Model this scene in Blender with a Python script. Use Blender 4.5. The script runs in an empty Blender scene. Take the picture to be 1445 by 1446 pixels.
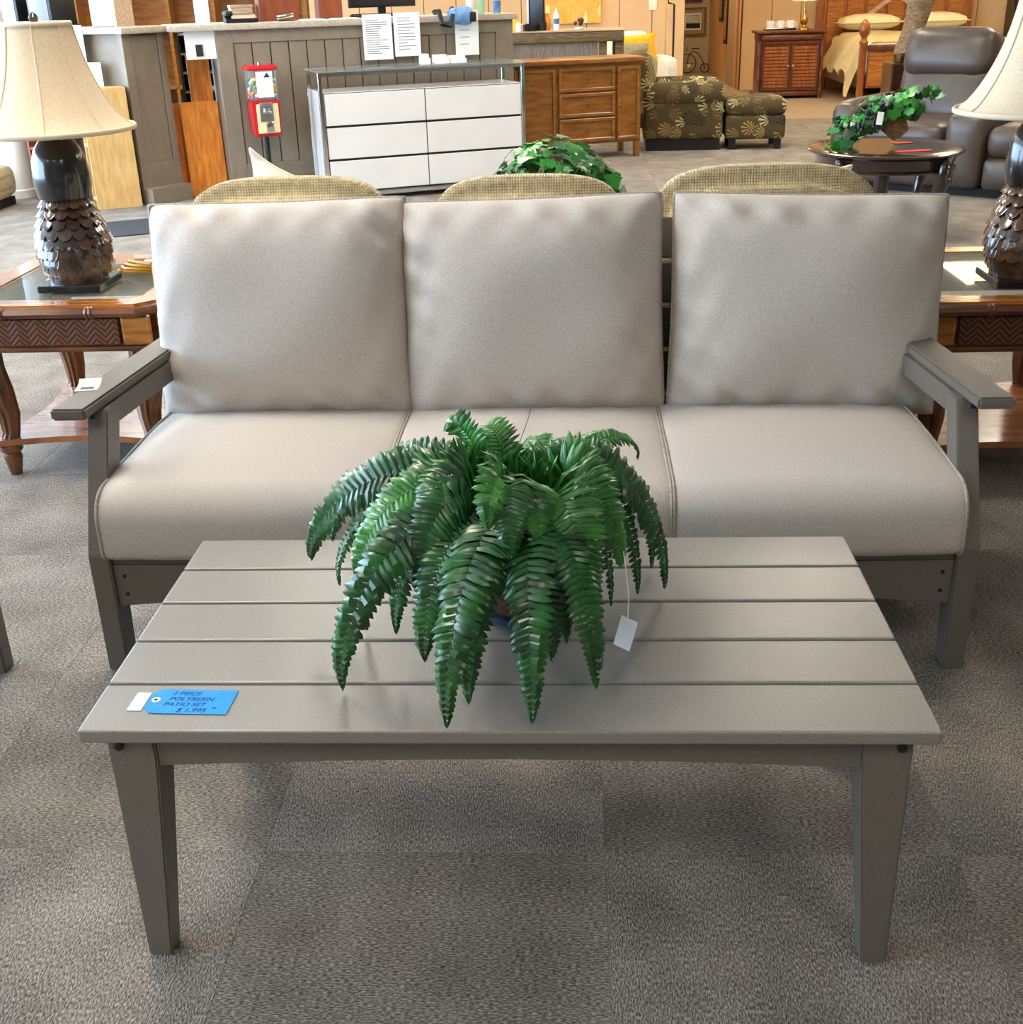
import bpy, bmesh, math, random
from mathutils import Vector, Matrix
random.seed(7)
PI = math.pi
S = bpy.context.scene
C = S.collection
def R(d): return math.radians(d)

# ------------------------------------------------------------------ camera (solved from the table corners and the verticals)
F, YAW, PITCH, ROLL = 1661.6, 0.0566, 0.4177, -0.0311
EYE = Vector((0.1019, -1.3792, 1.4023))
_fw = Vector((-math.sin(YAW)*math.cos(PITCH), math.cos(YAW)*math.cos(PITCH), -math.sin(PITCH)))
_rt = Vector((math.cos(YAW), math.sin(YAW), 0)); _up = _rt.cross(_fw)
RT = _rt*math.cos(ROLL) + _up*math.sin(ROLL); UP = -_rt*math.sin(ROLL) + _up*math.cos(ROLL)
cam = bpy.data.cameras.new('camera'); camo = bpy.data.objects.new('camera', cam); C.objects.link(camo)
m3 = Matrix((RT, UP, -_fw)).transposed()
camo.matrix_world = Matrix.Translation(EYE) @ m3.to_4x4()
cam.sensor_fit = 'HORIZONTAL'; cam.sensor_width = 36; cam.lens = F/1445*36; cam.clip_start = .02; cam.clip_end = 200
S.camera = camo
def ray(px, py): return _fw + RT*((px-722.5)/F) + UP*((723-py)/F)
def PZ(px, py, z): d = ray(px, py); return EYE + d*((z-EYE.z)/d.z)
def PY(px, py, y): d = ray(px, py); return EYE + d*((y-EYE.y)/d.y)
def proj(p):
    d = Vector(p)-EYE; w = d.dot(_fw); return (722.5+F*d.dot(RT)/w, 723-F*d.dot(UP)/w, w)

# ------------------------------------------------------------------ world and exposure
W = bpy.data.worlds.new('sky'); S.world = W; W.use_nodes = True
bg = W.node_tree.nodes['Background']; bg.inputs[0].default_value = (.52, .74, 1, 1); bg.inputs[1].default_value = 18.0
S.view_settings.view_transform = 'Standard'; S.view_settings.look = 'None'
S.view_settings.exposure = 0.22; S.view_settings.gamma = 1
NEAR_LAMP = ((1, .90, .76), 27.0)
FRONT_FILL = ((1, .90, .76), 11.0)    # unseen front row, added to brighten the pillows, kept dim     # ceiling troffers over the sofas
FAR_LAMP = ((1, .74, .42), 26.0)      # warm ceiling lamps over the bedroom corner

# ------------------------------------------------------------------ materials
def lin(c):
    if isinstance(c, str):
        c = c.lstrip('#'); c = [int(c[i:i+2], 16)/255 for i in (0, 2, 4)]
    return tuple(((x+.055)/1.055)**2.4 if x > .04045 else x/12.92 for x in c) + (1,)
MATS = {}
def nm(name):
    m = bpy.data.materials.new(name); m.use_nodes = True; MATS[name] = m
    nt = m.node_tree; return m, nt, nt.nodes['Principled BSDF']
def link(nt, a, b): nt.links.new(a, b)
def coords(nt, scale=(1, 1, 1), kind='Object', rot=(0, 0, 0)):
    tc = nt.nodes.new('ShaderNodeTexCoord'); mp = nt.nodes.new('ShaderNodeMapping')
    mp.inputs['Scale'].default_value = scale; mp.inputs['Rotation'].default_value = rot
    link(nt, tc.outputs[kind], mp.inputs[0]); return mp.outputs[0]
def ramp(nt, fac, stops):
    r = nt.nodes.new('ShaderNodeValToRGB'); e = r.color_ramp.elements
    while len(e) < len(stops): e.new(.5)
    for i, (p, c) in enumerate(stops): e[i].position = p; e[i].color = lin(c)
    link(nt, fac, r.inputs[0]); return r.outputs[0]
def bump(nt, b, h, strength, dist=.002):
    bp = nt.nodes.new('ShaderNodeBump'); bp.inputs['Strength'].default_value = strength; bp.inputs['Distance'].default_value = dist
    link(nt, h, bp.inputs['Height']); link(nt, bp.outputs[0], b.inputs['Normal'])
def mat(name, c1, c2=None, scale=20, stretch=(1, 1, 1), rough=.6, metal=0, bmp=0, bdist=.002, spec=.5, detail=4, lo=.35, hi=.65, coat=0, sheen=0, rot=(0, 0, 0)):
    m, nt, b = nm(name)
    b.inputs['Roughness'].default_value = rough; b.inputs['Metallic'].default_value = metal
    b.inputs['Specular IOR Level'].default_value = spec; b.inputs['Coat Weight'].default_value = coat
    b.inputs['Coat Roughness'].default_value = .1; b.inputs['Sheen Weight'].default_value = sheen
    b.inputs['Base Color'].default_value = lin(c1)
    if c2:
        v = coords(nt, stretch, rot=rot); n = nt.nodes.new('ShaderNodeTexNoise'); n.inputs['Scale'].default_value = scale; n.inputs['Detail'].default_value = detail
        link(nt, v, n.inputs['Vector']); link(nt, ramp(nt, n.outputs['Fac'], [(lo, c1), (hi, c2)]), b.inputs['Base Color'])
        if bmp: bump(nt, b, n.outputs['Fac'], bmp, bdist)
    return m
def emit(name, col, strength):
    m, nt, b = nm(name); b.inputs['Base Color'].default_value = (.8, .8, .8, 1)
    b.inputs['Emission Color'].default_value = tuple(col)+(1,); b.inputs['Emission Strength'].default_value = strength
    return m
def weave(name, c1, c2, scale, rough=.9, bmp=.4, dist=.001, kind='Object'):
    """woven cloth: two crossed waves and a noise that flecks the yarn"""
    m, nt, b = nm(name); b.inputs['Roughness'].default_value = rough; b.inputs['Specular IOR Level'].default_value = .15; b.inputs['Sheen Weight'].default_value = .15
    v = coords(nt, (1, 1, 1), kind)
    hs = []
    for d in ('X', 'Z'):
        w = nt.nodes.new('ShaderNodeTexWave'); w.bands_direction = d; w.inputs['Scale'].default_value = scale; w.inputs['Distortion'].default_value = .6; w.inputs['Detail'].default_value = 1
        link(nt, v, w.inputs['Vector']); hs.append(w.outputs['Fac'])
    mu = nt.nodes.new('ShaderNodeMath'); mu.operation = 'MULTIPLY'; link(nt, hs[0], mu.inputs[0]); link(nt, hs[1], mu.inputs[1])
    n = nt.nodes.new('ShaderNodeTexNoise'); n.inputs['Scale'].default_value = scale*1.1; n.inputs['Detail'].default_value = 3; link(nt, v, n.inputs['Vector'])
    mx = nt.nodes.new('ShaderNodeMath'); mx.operation = 'ADD'; link(nt, mu.outputs[0], mx.inputs[0]); link(nt, n.outputs['Fac'], mx.inputs[1])
    link(nt, ramp(nt, mx.outputs[0], [(.35, c1), (1.0, c2)]), b.inputs['Base Color']); bump(nt, b, mx.outputs[0], bmp, dist)
    return m

def carpet_mat(name, dark, light):
    m, nt, b = nm(name); b.inputs['Roughness'].default_value = .95; b.inputs['Specular IOR Level'].default_value = .1
    oi = nt.nodes.new('ShaderNodeObjectInfo')
    tc = nt.nodes.new('ShaderNodeTexCoord'); ad = nt.nodes.new('ShaderNodeVectorMath'); ad.operation = 'ADD'
    cm = nt.nodes.new('ShaderNodeCombineXYZ'); sc = nt.nodes.new('ShaderNodeMath'); sc.operation = 'MULTIPLY'; sc.inputs[1].default_value = 50
    link(nt, oi.outputs['Random'], sc.inputs[0]); link(nt, sc.outputs[0], cm.inputs[0]); link(nt, sc.outputs[0], cm.inputs[1])
    link(nt, tc.outputs['Object'], ad.inputs[0]); link(nt, cm.outputs[0], ad.inputs[1])
    def nz(scale, st, det):
        mp = nt.nodes.new('ShaderNodeMapping'); mp.inputs['Scale'].default_value = st; link(nt, ad.outputs[0], mp.inputs[0])
        n = nt.nodes.new('ShaderNodeTexNoise'); n.inputs['Scale'].default_value = scale; n.inputs['Detail'].default_value = det; link(nt, mp.outputs[0], n.inputs['Vector']); return n.outputs['Fac']
    a = nz(170, (.8, 2.4, 1), 2); c = nz(6, (1, 1, 1), 3)
    w = nt.nodes.new('ShaderNodeMath'); w.operation = 'MULTIPLY_ADD'; w.inputs[1].default_value = .25; link(nt, c, w.inputs[0]); link(nt, a, w.inputs[2])
    col = ramp(nt, w.outputs[0], [(.42, dark), (.62, '#817970'), (.84, light)])
    hs = nt.nodes.new('ShaderNodeHueSaturation'); mr = nt.nodes.new('ShaderNodeMapRange'); mr.inputs['To Min'].default_value = .88; mr.inputs['To Max'].default_value = 1.1
    link(nt, oi.outputs['Random'], mr.inputs[0]); link(nt, mr.outputs[0], hs.inputs['Value']); link(nt, col, hs.inputs['Color'])
    link(nt, hs.outputs[0], b.inputs['Base Color']); bump(nt, b, a, .8, .004)
    return m
CARPET = carpet_mat('carpet', '#49443f', '#bdb4aa')
mat('floor_far', '#75695a', '#a8977f', 70, rough=.95, spec=.1)
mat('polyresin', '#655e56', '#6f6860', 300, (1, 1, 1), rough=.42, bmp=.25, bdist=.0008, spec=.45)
mat('polyresin_lit_top', '#7a746e', '#87827b', 420, (.5, 1, 1), rough=.34, bmp=.35, bdist=.0008, spec=.7)  # same resin as the legs; the top's reflected light put into a paler colour
mat('canvas', '#afa59c', '#d2cac3', 700, (1, 1, .45), rough=.92, bmp=.3, bdist=.0005, spec=.12, detail=2, lo=.3, hi=.7, sheen=.1)
mat('piping', '#938a7e', '#b3aa9e', 200, rough=.85)
weave('tweed', '#8f7c5a', '#d0bb92', 40, bmp=.6, dist=.003)
mat('cream_cloth', '#e6dfd0', '#f2ecdf', 30, rough=.9)
mat('wood_honey', '#8a5122', '#b9762f', 6, (1, 9, 9), rough=.25, coat=.4, bmp=.05)
mat('wood_walnut', '#4a2411', '#74401d', 6, (1, 8, 8), rough=.3, coat=.3)
mat('wood_leg', '#4b2813', '#7b4a22', 9, (6, 6, 1), rough=.32, coat=.3)
mat('wood_shelf', '#7d4526', '#a96a40', 5, (1, 7, 1), rough=.25, coat=.4)
mat('wood_dark', '#1c0f0b', '#3a2018', 8, (4, 4, 1), rough=.18, coat=.6)
mat('wood_red', '#43200f', '#6d3719', 7, (6, 6, 1), rough=.3, coat=.3)
mat('wood_console', '#7a4a1a', '#9c6729', 6, (1, 6, 5), rough=.3, coat=.3)
mat('wood_orange', '#c06a20', '#e08f34', 6, (6, 6, 1), rough=.35, coat=.2)
mat('wood_pale', '#c39a5b', '#d6b176', 6, (6, 6, 1), rough=.5)
mat('wood_rust', '#7c3a1e', '#8f4a2a', 6, (5, 5, 1), rough=.4)
mat('wood_bar', '#4f4029', '#7a6644', 8, (1, 7, 7), rough=.6)
mat('wood_top', '#a98d72', '#c8b096', 8, (1, 7, 7), rough=.5)
mat('wood_bed', '#7a3f18', '#a05c26', 6, (6, 6, 1), rough=.35, coat=.2)
mat('taupe_paint', '#7b6d5c', '#857766', 9, rough=.6)
mat('groove', '#2a241e', rough=.9)
mat('laminate', '#a89a88', '#b8ab9a', 40, rough=.4)
mat('white_gloss', '#dcdad6', '#e2e0dd', 3, rough=.12, spec=.6)
mat('white_paint', '#e4e2de', rough=.5)
mat('chrome', '#d8d8d8', rough=.12, metal=1)
mat('steel', '#9a9a98', rough=.35, metal=1)
mat('brass', '#c79a45', rough=.25, metal=1)
mat('iron', '#15130f', rough=.5, spec=.4)
mat('black_plastic', '#0f0f11', rough=.4)
mat('black_lacquer', '#0a0a0b', '#191719', 6, (1, 1, 3), rough=.22, coat=.5)
mat('marble_black', '#1a1b1e', '#3b3d42', 9, rough=.15, lo=.45, hi=.8)
mat('scale_brown', '#0c0705', '#1a0f0a', 18, rough=.2, coat=.6)
def scale_mat():
    m, nt, b = nm('scale_shell'); b.inputs['Roughness'].default_value = .24; b.inputs['Coat Weight'].default_value = .6
    oi = nt.nodes.new('ShaderNodeObjectInfo'); link(nt, ramp(nt, oi.outputs['Random'], [(0, '#2a1710'), (.5, '#452a1c'), (1, '#5f422d')]), b.inputs['Base Color'])
scale_mat()
mat('shade_cloth', '#c9b598', '#d3c1a6', 160, rough=.95, bmp=.3, bdist=.0006)
mat('shade_trim', '#cfbfa6', rough=.9)
mat('lamp_pleat', '#f3e2b4', rough=.9)
mat('paper', '#efefec', rough=.8)
mat('paper_pink', '#e7b9a0', rough=.8)
mat('paper_yellow', '#ecd9a4', rough=.8)
mat('paper_red', '#d2322c', rough=.7)
mat('ink', '#55565a', rough=.9)
mat('ink_blue', '#14386e', rough=.9)
mat('tag_blue', '#0592ee', '#0a9af4', 8, rough=.7)
mat('plastic_clear', '#dfe6f3', rough=.25, spec=.6)
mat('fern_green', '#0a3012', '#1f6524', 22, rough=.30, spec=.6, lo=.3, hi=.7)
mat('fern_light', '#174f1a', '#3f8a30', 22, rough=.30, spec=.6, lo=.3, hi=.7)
mat('fern_stem', '#1c3a17', rough=.5)
mat('ivy_green', '#14681e', '#43a53a', 14, rough=.3, spec=.6)
mat('ivy_dark', '#0c4420', '#2c7a38', 14, rough=.3, spec=.6)
mat('vine', '#5d6b30', rough=.6)
mat('grape', '#171a20', '#33363f', 30, rough=.3)
mat('basket', '#2e1a0e', '#6b4524', 60, (1, 1, 2.2), rough=.6, bmp=1, bdist=.004)
mat('basket_light', '#5d3f22', '#9a7346', 50, (1, 1, 2.2), rough=.6, bmp=1, bdist=.004)
mat('pot_blue', '#283046', '#394563', 12, rough=.4)
mat('leather', '#43372f', '#51453d', 5, rough=.38, bmp=.25, bdist=.004, spec=.5)
mat('bedding', '#e6d6a6', '#f2e3b6', 10, rough=.85, bmp=.4, bdist=.02)
mat('wall_beige', '#cfae84', '#d5b48a', 3, rough=.7)
mat('wall_grey', '#a59a86', '#aba08c', 3, rough=.7)
mat('wall_white', '#d9d6cf', rough=.8)
mat('ceiling_white', '#d8d6d0', rough=.9)
mat('red_paint', '#c5121b', '#d01a22', 4, rough=.2, coat=.5)
mat('yellow_cord', '#d79a10', rough=.45)
mat('yellow_cloth', '#e8a90f', '#f0b722', 20, rough=.8)
mat('cushion_grey', '#8a8266', '#a29a7d', 40, rough=.9)
mat('elephant', '#5f4a33', '#96795a', 24, (1, 1, 5), rough=.8, bmp=1, bdist=.01)
mat('purple', '#4a1228', rough=.5)
mat('blue_bag', '#3c6ea8', '#7fa6d2', 14, rough=.3)
mat('green_bits', '#9cc49a', rough=.5)
mat('dark_shelf', '#120f0d', rough=.8)
mat('picture_sky', '#8b97a0', '#c8ccc8', 5, (1, 1, 4), rough=.4)
mat('picture_mat', '#8c8468', rough=.8)
mat('tapestry', '#1d1812', '#6b5a3d', 22, rough=.9, lo=.45, hi=.55)
mat('mirror_gold', '#8c7a55', '#a8966d', 14, rough=.35, metal=.4)
mat('corrugated', '#7d7a76', '#b5b0a8', 30, (8, 1, .3), rough=.35, metal=.7)
mat('black_mat', '#23262c', rough=.95)
for nme, cols in (('gum', ['#d8242a', '#2f7fd6', '#f3d23a', '#2f9c48', '#f2f2f0', '#e2822a']),):
    for i, c in enumerate(cols): mat(nme+str(i), c, rough=.25)
def glass_mat(name, col, rough=.02, alpha=.25):
    m, nt, b = nm(name); b.inputs['Base Color'].default_value = lin(col); b.inputs['Roughness'].default_value = rough; b.inputs['Alpha'].default_value = alpha
    b.inputs['Specular IOR Level'].default_value = .9; return m
glass_mat('glass_top', '#a9b3a8', alpha=.30); glass_mat('glass_clear', '#e8eef0', alpha=.12)
def floral_mat():
    m, nt, b = nm('floral'); b.inputs['Roughness'].default_value = .85
    tc = nt.nodes.new('ShaderNodeTexCoord'); mp = nt.nodes.new('ShaderNodeMapping'); mp.inputs['Scale'].default_value = (8, 8, 8); link(nt, tc.outputs['Object'], mp.inputs[0])
    vo = nt.nodes.new('ShaderNodeTexVoronoi'); vo.inputs['Scale'].default_value = 1; vo.inputs['Randomness'].default_value = .7; link(nt, mp.outputs[0], vo.inputs['Vector'])
    sb = nt.nodes.new('ShaderNodeVectorMath'); sb.operation = 'SUBTRACT'; link(nt, mp.outputs[0], sb.inputs[0]); link(nt, vo.outputs['Position'], sb.inputs[1])
    sp = nt.nodes.new('ShaderNodeSeparateXYZ'); link(nt, sb.outputs[0], sp.inputs[0])
    def M(op, a, bb=None):
        n = nt.nodes.new('ShaderNodeMath'); n.operation = op
        for i, q in enumerate((a, bb)):
            if q is None: continue
            if isinstance(q, (int, float)): n.inputs[i].default_value = q
            else: link(nt, q, n.inputs[i])
        return n.outputs[0]
    ad = M('ADD', sp.outputs['X'], sp.outputs['Y']); ang = M('ARCTAN2', sp.outputs['Z'], ad)
    pet = M('SINE', M('MULTIPLY', ang, 13)); ins = M('LESS_THAN', vo.outputs['Distance'], .55); pet = M('MULTIPLY', M('GREATER_THAN', pet, .1), ins)
    core = M('LESS_THAN', vo.outputs['Distance'], .14); f = M('MAXIMUM', pet, core)
    cr = ramp(nt, vo.outputs['Color'], [(.3, '#1d180c'), (.42, '#9a7f45'), (.55, '#b9b480'), (.7, '#6d5a34')])
    mx = nt.nodes.new('ShaderNodeMix'); mx.data_type = 'RGBA'; link(nt, f, mx.inputs[0]); mx.inputs[6].default_value = lin('#463818'); link(nt, cr, mx.inputs[7])
    link(nt, mx.outputs[2], b.inputs['Base Color'])
floral_mat()
def painting_mat():
    m, nt, b = nm('painting'); b.inputs['Roughness'].default_value = .5; v = coords(nt, (2, 1, .8), 'Object')
    n = nt.nodes.new('ShaderNodeTexNoise'); n.inputs['Scale'].default_value = 4.5; link(nt, v, n.inputs['Vector'])
    link(nt, ramp(nt, n.outputs['Fac'], [(.35, '#e3a21c'), (.5, '#ecb95a'), (.6, '#e9a043'), (.7, '#f2d9a0')]), b.inputs['Base Color'])
painting_mat()
def chevron_mat():
    m, nt, b = nm('chevron'); b.inputs['Roughness'].default_value = .35
    tc = nt.nodes.new('ShaderNodeTexCoord'); sp = nt.nodes.new('ShaderNodeSeparateXYZ'); link(nt, tc.outputs['Object'], sp.inputs[0])
    pp = nt.nodes.new('ShaderNodeMath'); pp.operation = 'PINGPONG'; pp.inputs[1].default_value = .03; link(nt, sp.outputs['X'], pp.inputs[0])
    ad = nt.nodes.new('ShaderNodeMath'); ad.operation = 'ADD'; link(nt, pp.outputs[0], ad.inputs[0]); link(nt, sp.outputs['Z'], ad.inputs[1])
    p2 = nt.nodes.new('ShaderNodeMath'); p2.operation = 'PINGPONG'; p2.inputs[1].default_value = .009; link(nt, ad.outputs[0], p2.inputs[0])
    ml = nt.nodes.new('ShaderNodeMath'); ml.operation = 'MULTIPLY'; ml.inputs[1].default_value = 110; link(nt, p2.outputs[0], ml.inputs[0])
    link(nt, ramp(nt, ml.outputs[0], [(.1, '#2b120a'), (.9, '#7a4423')]), b.inputs['Base Color']); bump(nt, b, ml.outputs[0], .6, .002)
chevron_mat()

# ------------------------------------------------------------------ mesh helpers
def BM(): return bmesh.new()
def box(bm, x0, x1, y0, y1, z0, z1, bev=0, seg=2, mtx=None):
    t = bmesh.new(); bmesh.ops.create_cube(t, size=1)
    for v in t.verts: v.co = Vector(((x0+x1)/2+v.co.x*(x1-x0), (y0+y1)/2+v.co.y*(y1-y0), (z0+z1)/2+v.co.z*(z1-z0)))
    if bev: bmesh.ops.bevel(t, geom=t.edges[:], offset=bev, segments=seg, affect='EDGES', profile=.5)
    if mtx: bmesh.ops.transform(t, matrix=mtx, verts=t.verts)
    me = bpy.data.meshes.new('tmp'); t.to_mesh(me); t.free(); bm.from_mesh(me); bpy.data.meshes.remove(me); return bm
def lathe(bm, prof, seg=24, c=(0, 0, 0), flute=0, nfl=12, sx=1, sy=1):
    rings = []
    for r, z in prof:
        ring = []
        for i in range(seg):
            a = 2*PI*i/seg; q = r*(1+flute*math.cos(nfl*a)); ring.append(bm.verts.new((c[0]+q*math.cos(a)*sx, c[1]+q*math.sin(a)*sy, c[2]+z)))
        rings.append(ring)
    for a, b in zip(rings, rings[1:]):
        for i in range(seg): bm.faces.new((a[i], a[(i+1) % seg], b[(i+1) % seg], b[i]))
    bm.faces.new(rings[0][::-1]); bm.faces.new(rings[-1]); return bm
def tube(bm, pts, r, seg=8, closed=False, flute=0, nfl=8):
    pts = [Vector(p) for p in pts]; n = len(pts); rs = r if isinstance(r, (list, tuple)) else [r]*n
    rings = []; ref = None
    for i, p in enumerate(pts):
        if closed: t = pts[(i+1) % n]-pts[i-1]
        else: t = pts[min(i+1, n-1)]-pts[max(i-1, 0)]
        t.normalize()
        if ref is None: ref = Vector((0, 0, 1)) if abs(t.z) < .9 else Vector((1, 0, 0))
        s = t.cross(ref).normalized(); u = s.cross(t).normalized(); ref = u
        ring = []
        for k in range(seg):
            a = 2*PI*k/seg; q = rs[i]*(1+flute*math.cos(nfl*a)); ring.append(bm.verts.new(p+s*q*math.cos(a)+u*q*math.sin(a)))
        rings.append(ring)
    prs = list(zip(rings, rings[1:]+rings[:1])) if closed else list(zip(rings, rings[1:]))
    for a, b in prs:
        for k in range(seg): bm.faces.new((a[k], a[(k+1) % seg], b[(k+1) % seg], b[k]))
    if not closed: bm.faces.new(rings[0][::-1]); bm.faces.new(rings[-1])
    return bm
def prism(bm, pts, axis, a0, a1):
    """outline extruded along an axis: axis x -> pts are (y,z), y -> (x,z), z -> (x,y)"""
    def mk(p, a): return {'x': (a, p[0], p[1]), 'y': (p[0], a, p[1]), 'z': (p[0], p[1], a)}[axis]
    A = [bm.verts.new(mk(p, a0)) for p in pts]; B = [bm.verts.new(mk(p, a1)) for p in pts]; n = len(pts)
    bm.faces.new(A); bm.faces.new(B[::-1])
    for i in range(n): bm.faces.new((A[i], B[i], B[(i+1) % n], A[(i+1) % n]))
    return bm
def puff(bm, x0, x1, y0, y1, z0, z1, r, bulge=(0, 0, 0), n=8, mtx=None, wr=0):
    """soft upholstered block: rounded edges, faces that bulge"""
    t = bmesh.new(); bmesh.ops.create_cube(t, size=2); bmesh.ops.subdivide_edges(t, edges=t.edges[:], cuts=n, use_grid_fill=True)
    hs = Vector(((x1-x0)/2, (y1-y0)/2, (z1-z0)/2)); cc = Vector(((x0+x1)/2, (y0+y1)/2, (z0+z1)/2)); r = min(r, min(hs)*.98)
    for v in t.verts:
        p = Vector([math.sin(q*PI/2)*h for q, h in zip(v.co, hs)])
        c = Vector([max(-(h-r), min(h-r, q)) for q, h in zip(p, hs)]); d = p-c
        if d.length > 1e-9: p = c+d.normalized()*r
        k = [1-(p[i]/hs[i])**2 for i in range(3)]; sg = [(p[i] > 0)*2-1 for i in range(3)]; ax = max(range(3), key=lambda i: abs(v.co[i]))
        for i in range(3):
            j, l = (i+1) % 3, (i+2) % 3
            p[i] += bulge[i]*(p[i]/hs[i])*max(0, k[j])**.7*max(0, k[l])**.7
        if wr: p[ax] += sg[ax]*wr*math.sin(p[(ax+1) % 3]*31+p[(ax+2) % 3]*17)*math.sin(p[(ax+2) % 3]*23+1.3)
        v.co = p+cc
    bmesh.ops.recalc_face_normals(t, faces=t.faces)
    if mtx: bmesh.ops.transform(t, matrix=mtx, verts=t.verts)
    me = bpy.data.meshes.new('tmp'); t.to_mesh(me); t.free(); bm.from_mesh(me); bpy.data.meshes.remove(me); return bm
def sphere(bm, c, r, sub=2, sc=(1, 1, 1)):
    bmesh.ops.create_icosphere(bm, subdivisions=sub, radius=r, matrix=Matrix.Translation(c) @ Matrix.Diagonal((*sc, 1))); return bm
def obj(name, bm, m, parent=None, smooth=False, loc=None, rot=None):
    if isinstance(bm, bpy.types.Mesh): me = bm
    else:
        bmesh.ops.recalc_face_normals(bm, faces=bm.faces); me = bpy.data.meshes.new(name); bm.to_mesh(me); bm.free()
        if smooth:
            me.polygons.foreach_set('use_smooth', [True]*len(me.polygons))
            if smooth != 'all':
                try: me.set_sharp_from_angle(angle=R(40))
                except Exception: pass
        me.materials.append(MATS[m] if isinstance(m, str) else m)
    o = bpy.data.objects.new(name, me); C.objects.link(o)
    if parent: o.parent = parent
    if loc is not None: o.location = loc
    if rot is not None: o.rotation_euler = rot
    return o
def tag(o, label, cat, group=None):
    o['label'] = label; o['category'] = cat
    if group: o['group'] = group
    return o
def thing(name, label, cat, loc=(0, 0, 0), rz=0, group=None, rot=None):
    o = bpy.data.objects.new(name, None); C.objects.link(o); o.location = loc; o.rotation_euler = rot or (0, 0, rz)
    return tag(o, label, cat, group)
def struct(name, bm, m, parent=None, label=None):
    o = obj(name, bm, m, parent)
    if not parent: o['kind'] = 'structure'
    if label: o['label'] = label
    return o
def copy_tree(o, parent=None):
    c = o.copy(); C.objects.link(c); c.parent = parent
    for ch in o.children: copy_tree(ch, c)
    return c
def text_mesh(s, size, shear=0):
    cu = bpy.data.curves.new('txt', 'FONT'); cu.body = s; cu.size = size; cu.shear = shear; cu.align_x = 'LEFT'; cu.offset = size*.004
    to = bpy.data.objects.new('txt', cu); C.objects.link(to); dg = bpy.context.evaluated_depsgraph_get(); dg.update()
    me = bpy.data.meshes.new_from_object(to.evaluated_get(dg)); bpy.data.objects.remove(to); bpy.data.curves.remove(cu); return me
def bez(p, n):
    out = []
    for i in range(n+1):
        t = i/n; q = [Vector(a) for a in p]
        while len(q) > 1: q = [a.lerp(b, t) for a, b in zip(q, q[1:])]
        out.append(q[0])
    return out

# ------------------------------------------------------------------ the setting
fl = struct('floor', box(BM(), -7.2, 9, -6.2, 21.2, -.2, -.003), 'floor_far', label='grey and tan carpet floor of a furniture showroom')
TS = .61
meA = None
bmT = box(BM(), -TS/2+.0002, TS/2-.0002, -TS/2+.0002, TS/2-.0002, -.008, 0, .0006, 1)
tiles = []
for i in range(-12, 14):
    for j in range(-4, 20):
        cx, cy = .155+(i+.5)*TS, .285+(j+.5)*TS
        vis = False
        for dx in (-.5, 0, .5):
            for dy in (-.5, 0, .5):
                a = proj((cx+dx*TS, cy+dy*TS, 0))
                if a[2] > .1 and -10 < a[0] < 1455 and -10 < a[1] < 1456: vis = True
        if vis: tiles.append((cy, cx, i, j))
tiles.sort(); tiles = tiles[:300]
for k, (cy, cx, i, j) in enumerate(tiles):
    rz = (PI/2 if (i+j) % 2 else 0) + (PI if random.random() < .5 else 0)
    if meA is None:
        o = obj('carpet_tile', bmT, CARPET, fl); meA = o.data
    else: o = obj('carpet_tile', meA, CARPET, fl)
    o.location = (cx, cy, 0); o.rotation_euler = (0, 0, rz)
struct('ceiling', box(BM(), -7.2, 9, -6.2, 21.2, 3.2, 3.3), 'ceiling_white')
# left wall: shop windows from y -5 to 13
struct('wall_left', box(box(box(box(BM(), -7.2, -7, -6.2, -3.05, .35, 2.9), -7.2, -7, -6.2, 21.2, 0, .35), -7.2, -7, -6.2, 21.2, 2.9, 3.2), -7.2, -7, 12.2, 21.2, .35, 2.9), 'wall_white')
for k in range(5):
    y0 = -3.05+k*3.05
    w = struct('window_%d' % (k+1), box(box(box(BM(), -7.16, -7.04, y0, y0+.08, .35, 2.9), -7.16, -7.04, y0+.08, y0+3.06, .35, .42), -7.16, -7.04, y0+.08, y0+3.06, 2.83, 2.9), 'steel')
    obj('pane', box(BM(), -7.105, -7.095, y0+.08, y0+3.06, .42, 2.83), 'glass_clear', w)
    pl = bpy.data.lights.new('daylight_portal', 'AREA'); pl.shape = 'RECTANGLE'; pl.size = 2.4; pl.size_y = 3.0; pl.cycles.is_portal = True
    po = bpy.data.objects.new('daylight_portal', pl); C.objects.link(po); po.location = (-7.02, y0+1.57, 1.62); po.rotation_euler = (0, -PI/2, 0)
struct('wall_right', box(BM(), 9, 9.2, -6.2, 21.2, 0, 3.2), 'wall_grey')
struct('wall_front', box(BM(), -7.2, 9.2, -6.4, -6.2, 0, 3.2), 'wall_grey')
def plank_wall(name, x0, x1, y, label):
    w = struct(name, box(BM(), x0, x1, y, y+.12, 0, 3.2), 'groove', label=label)
    n = max(1, round((x1-x0)/.41)); st = (x1-x0)/n; me = None
    for i in range(n):
        if me is None:
            o = obj('panel', box(BM(), .004, st-.004, -.012, 0, .0, 3.2, .004, 1), 'wall_beige', w); me = o.data
        else: o = obj('panel', me, None, w)
        o.location = (x0+i*st, y, 0)
    return w
plank_wall('wall_back', 2.52, 6.12, 16.5, 'warm beige grooved panel wall behind the bed')
plank_wall('wall_middle', -7, 1.55, 14.6, 'warm beige grooved panel wall behind the cream armchair')
struct('wall_hall_left', box(BM(), 1.43, 1.55, 14.73, 20.6, 0, 3.2), 'wall_beige')
hw = struct('wall_hall_right', box(BM(), 2.52, 2.64, 16.63, 20.6, 0, 3.2), 'wall_beige', label='beige side wall of the hallway')
struct('wall_hall_end', box(BM(), -7, 9, 20.62, 20.8, 0, 3.2), 'wall_grey', label='grey wall at the end of the hallway')
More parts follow.
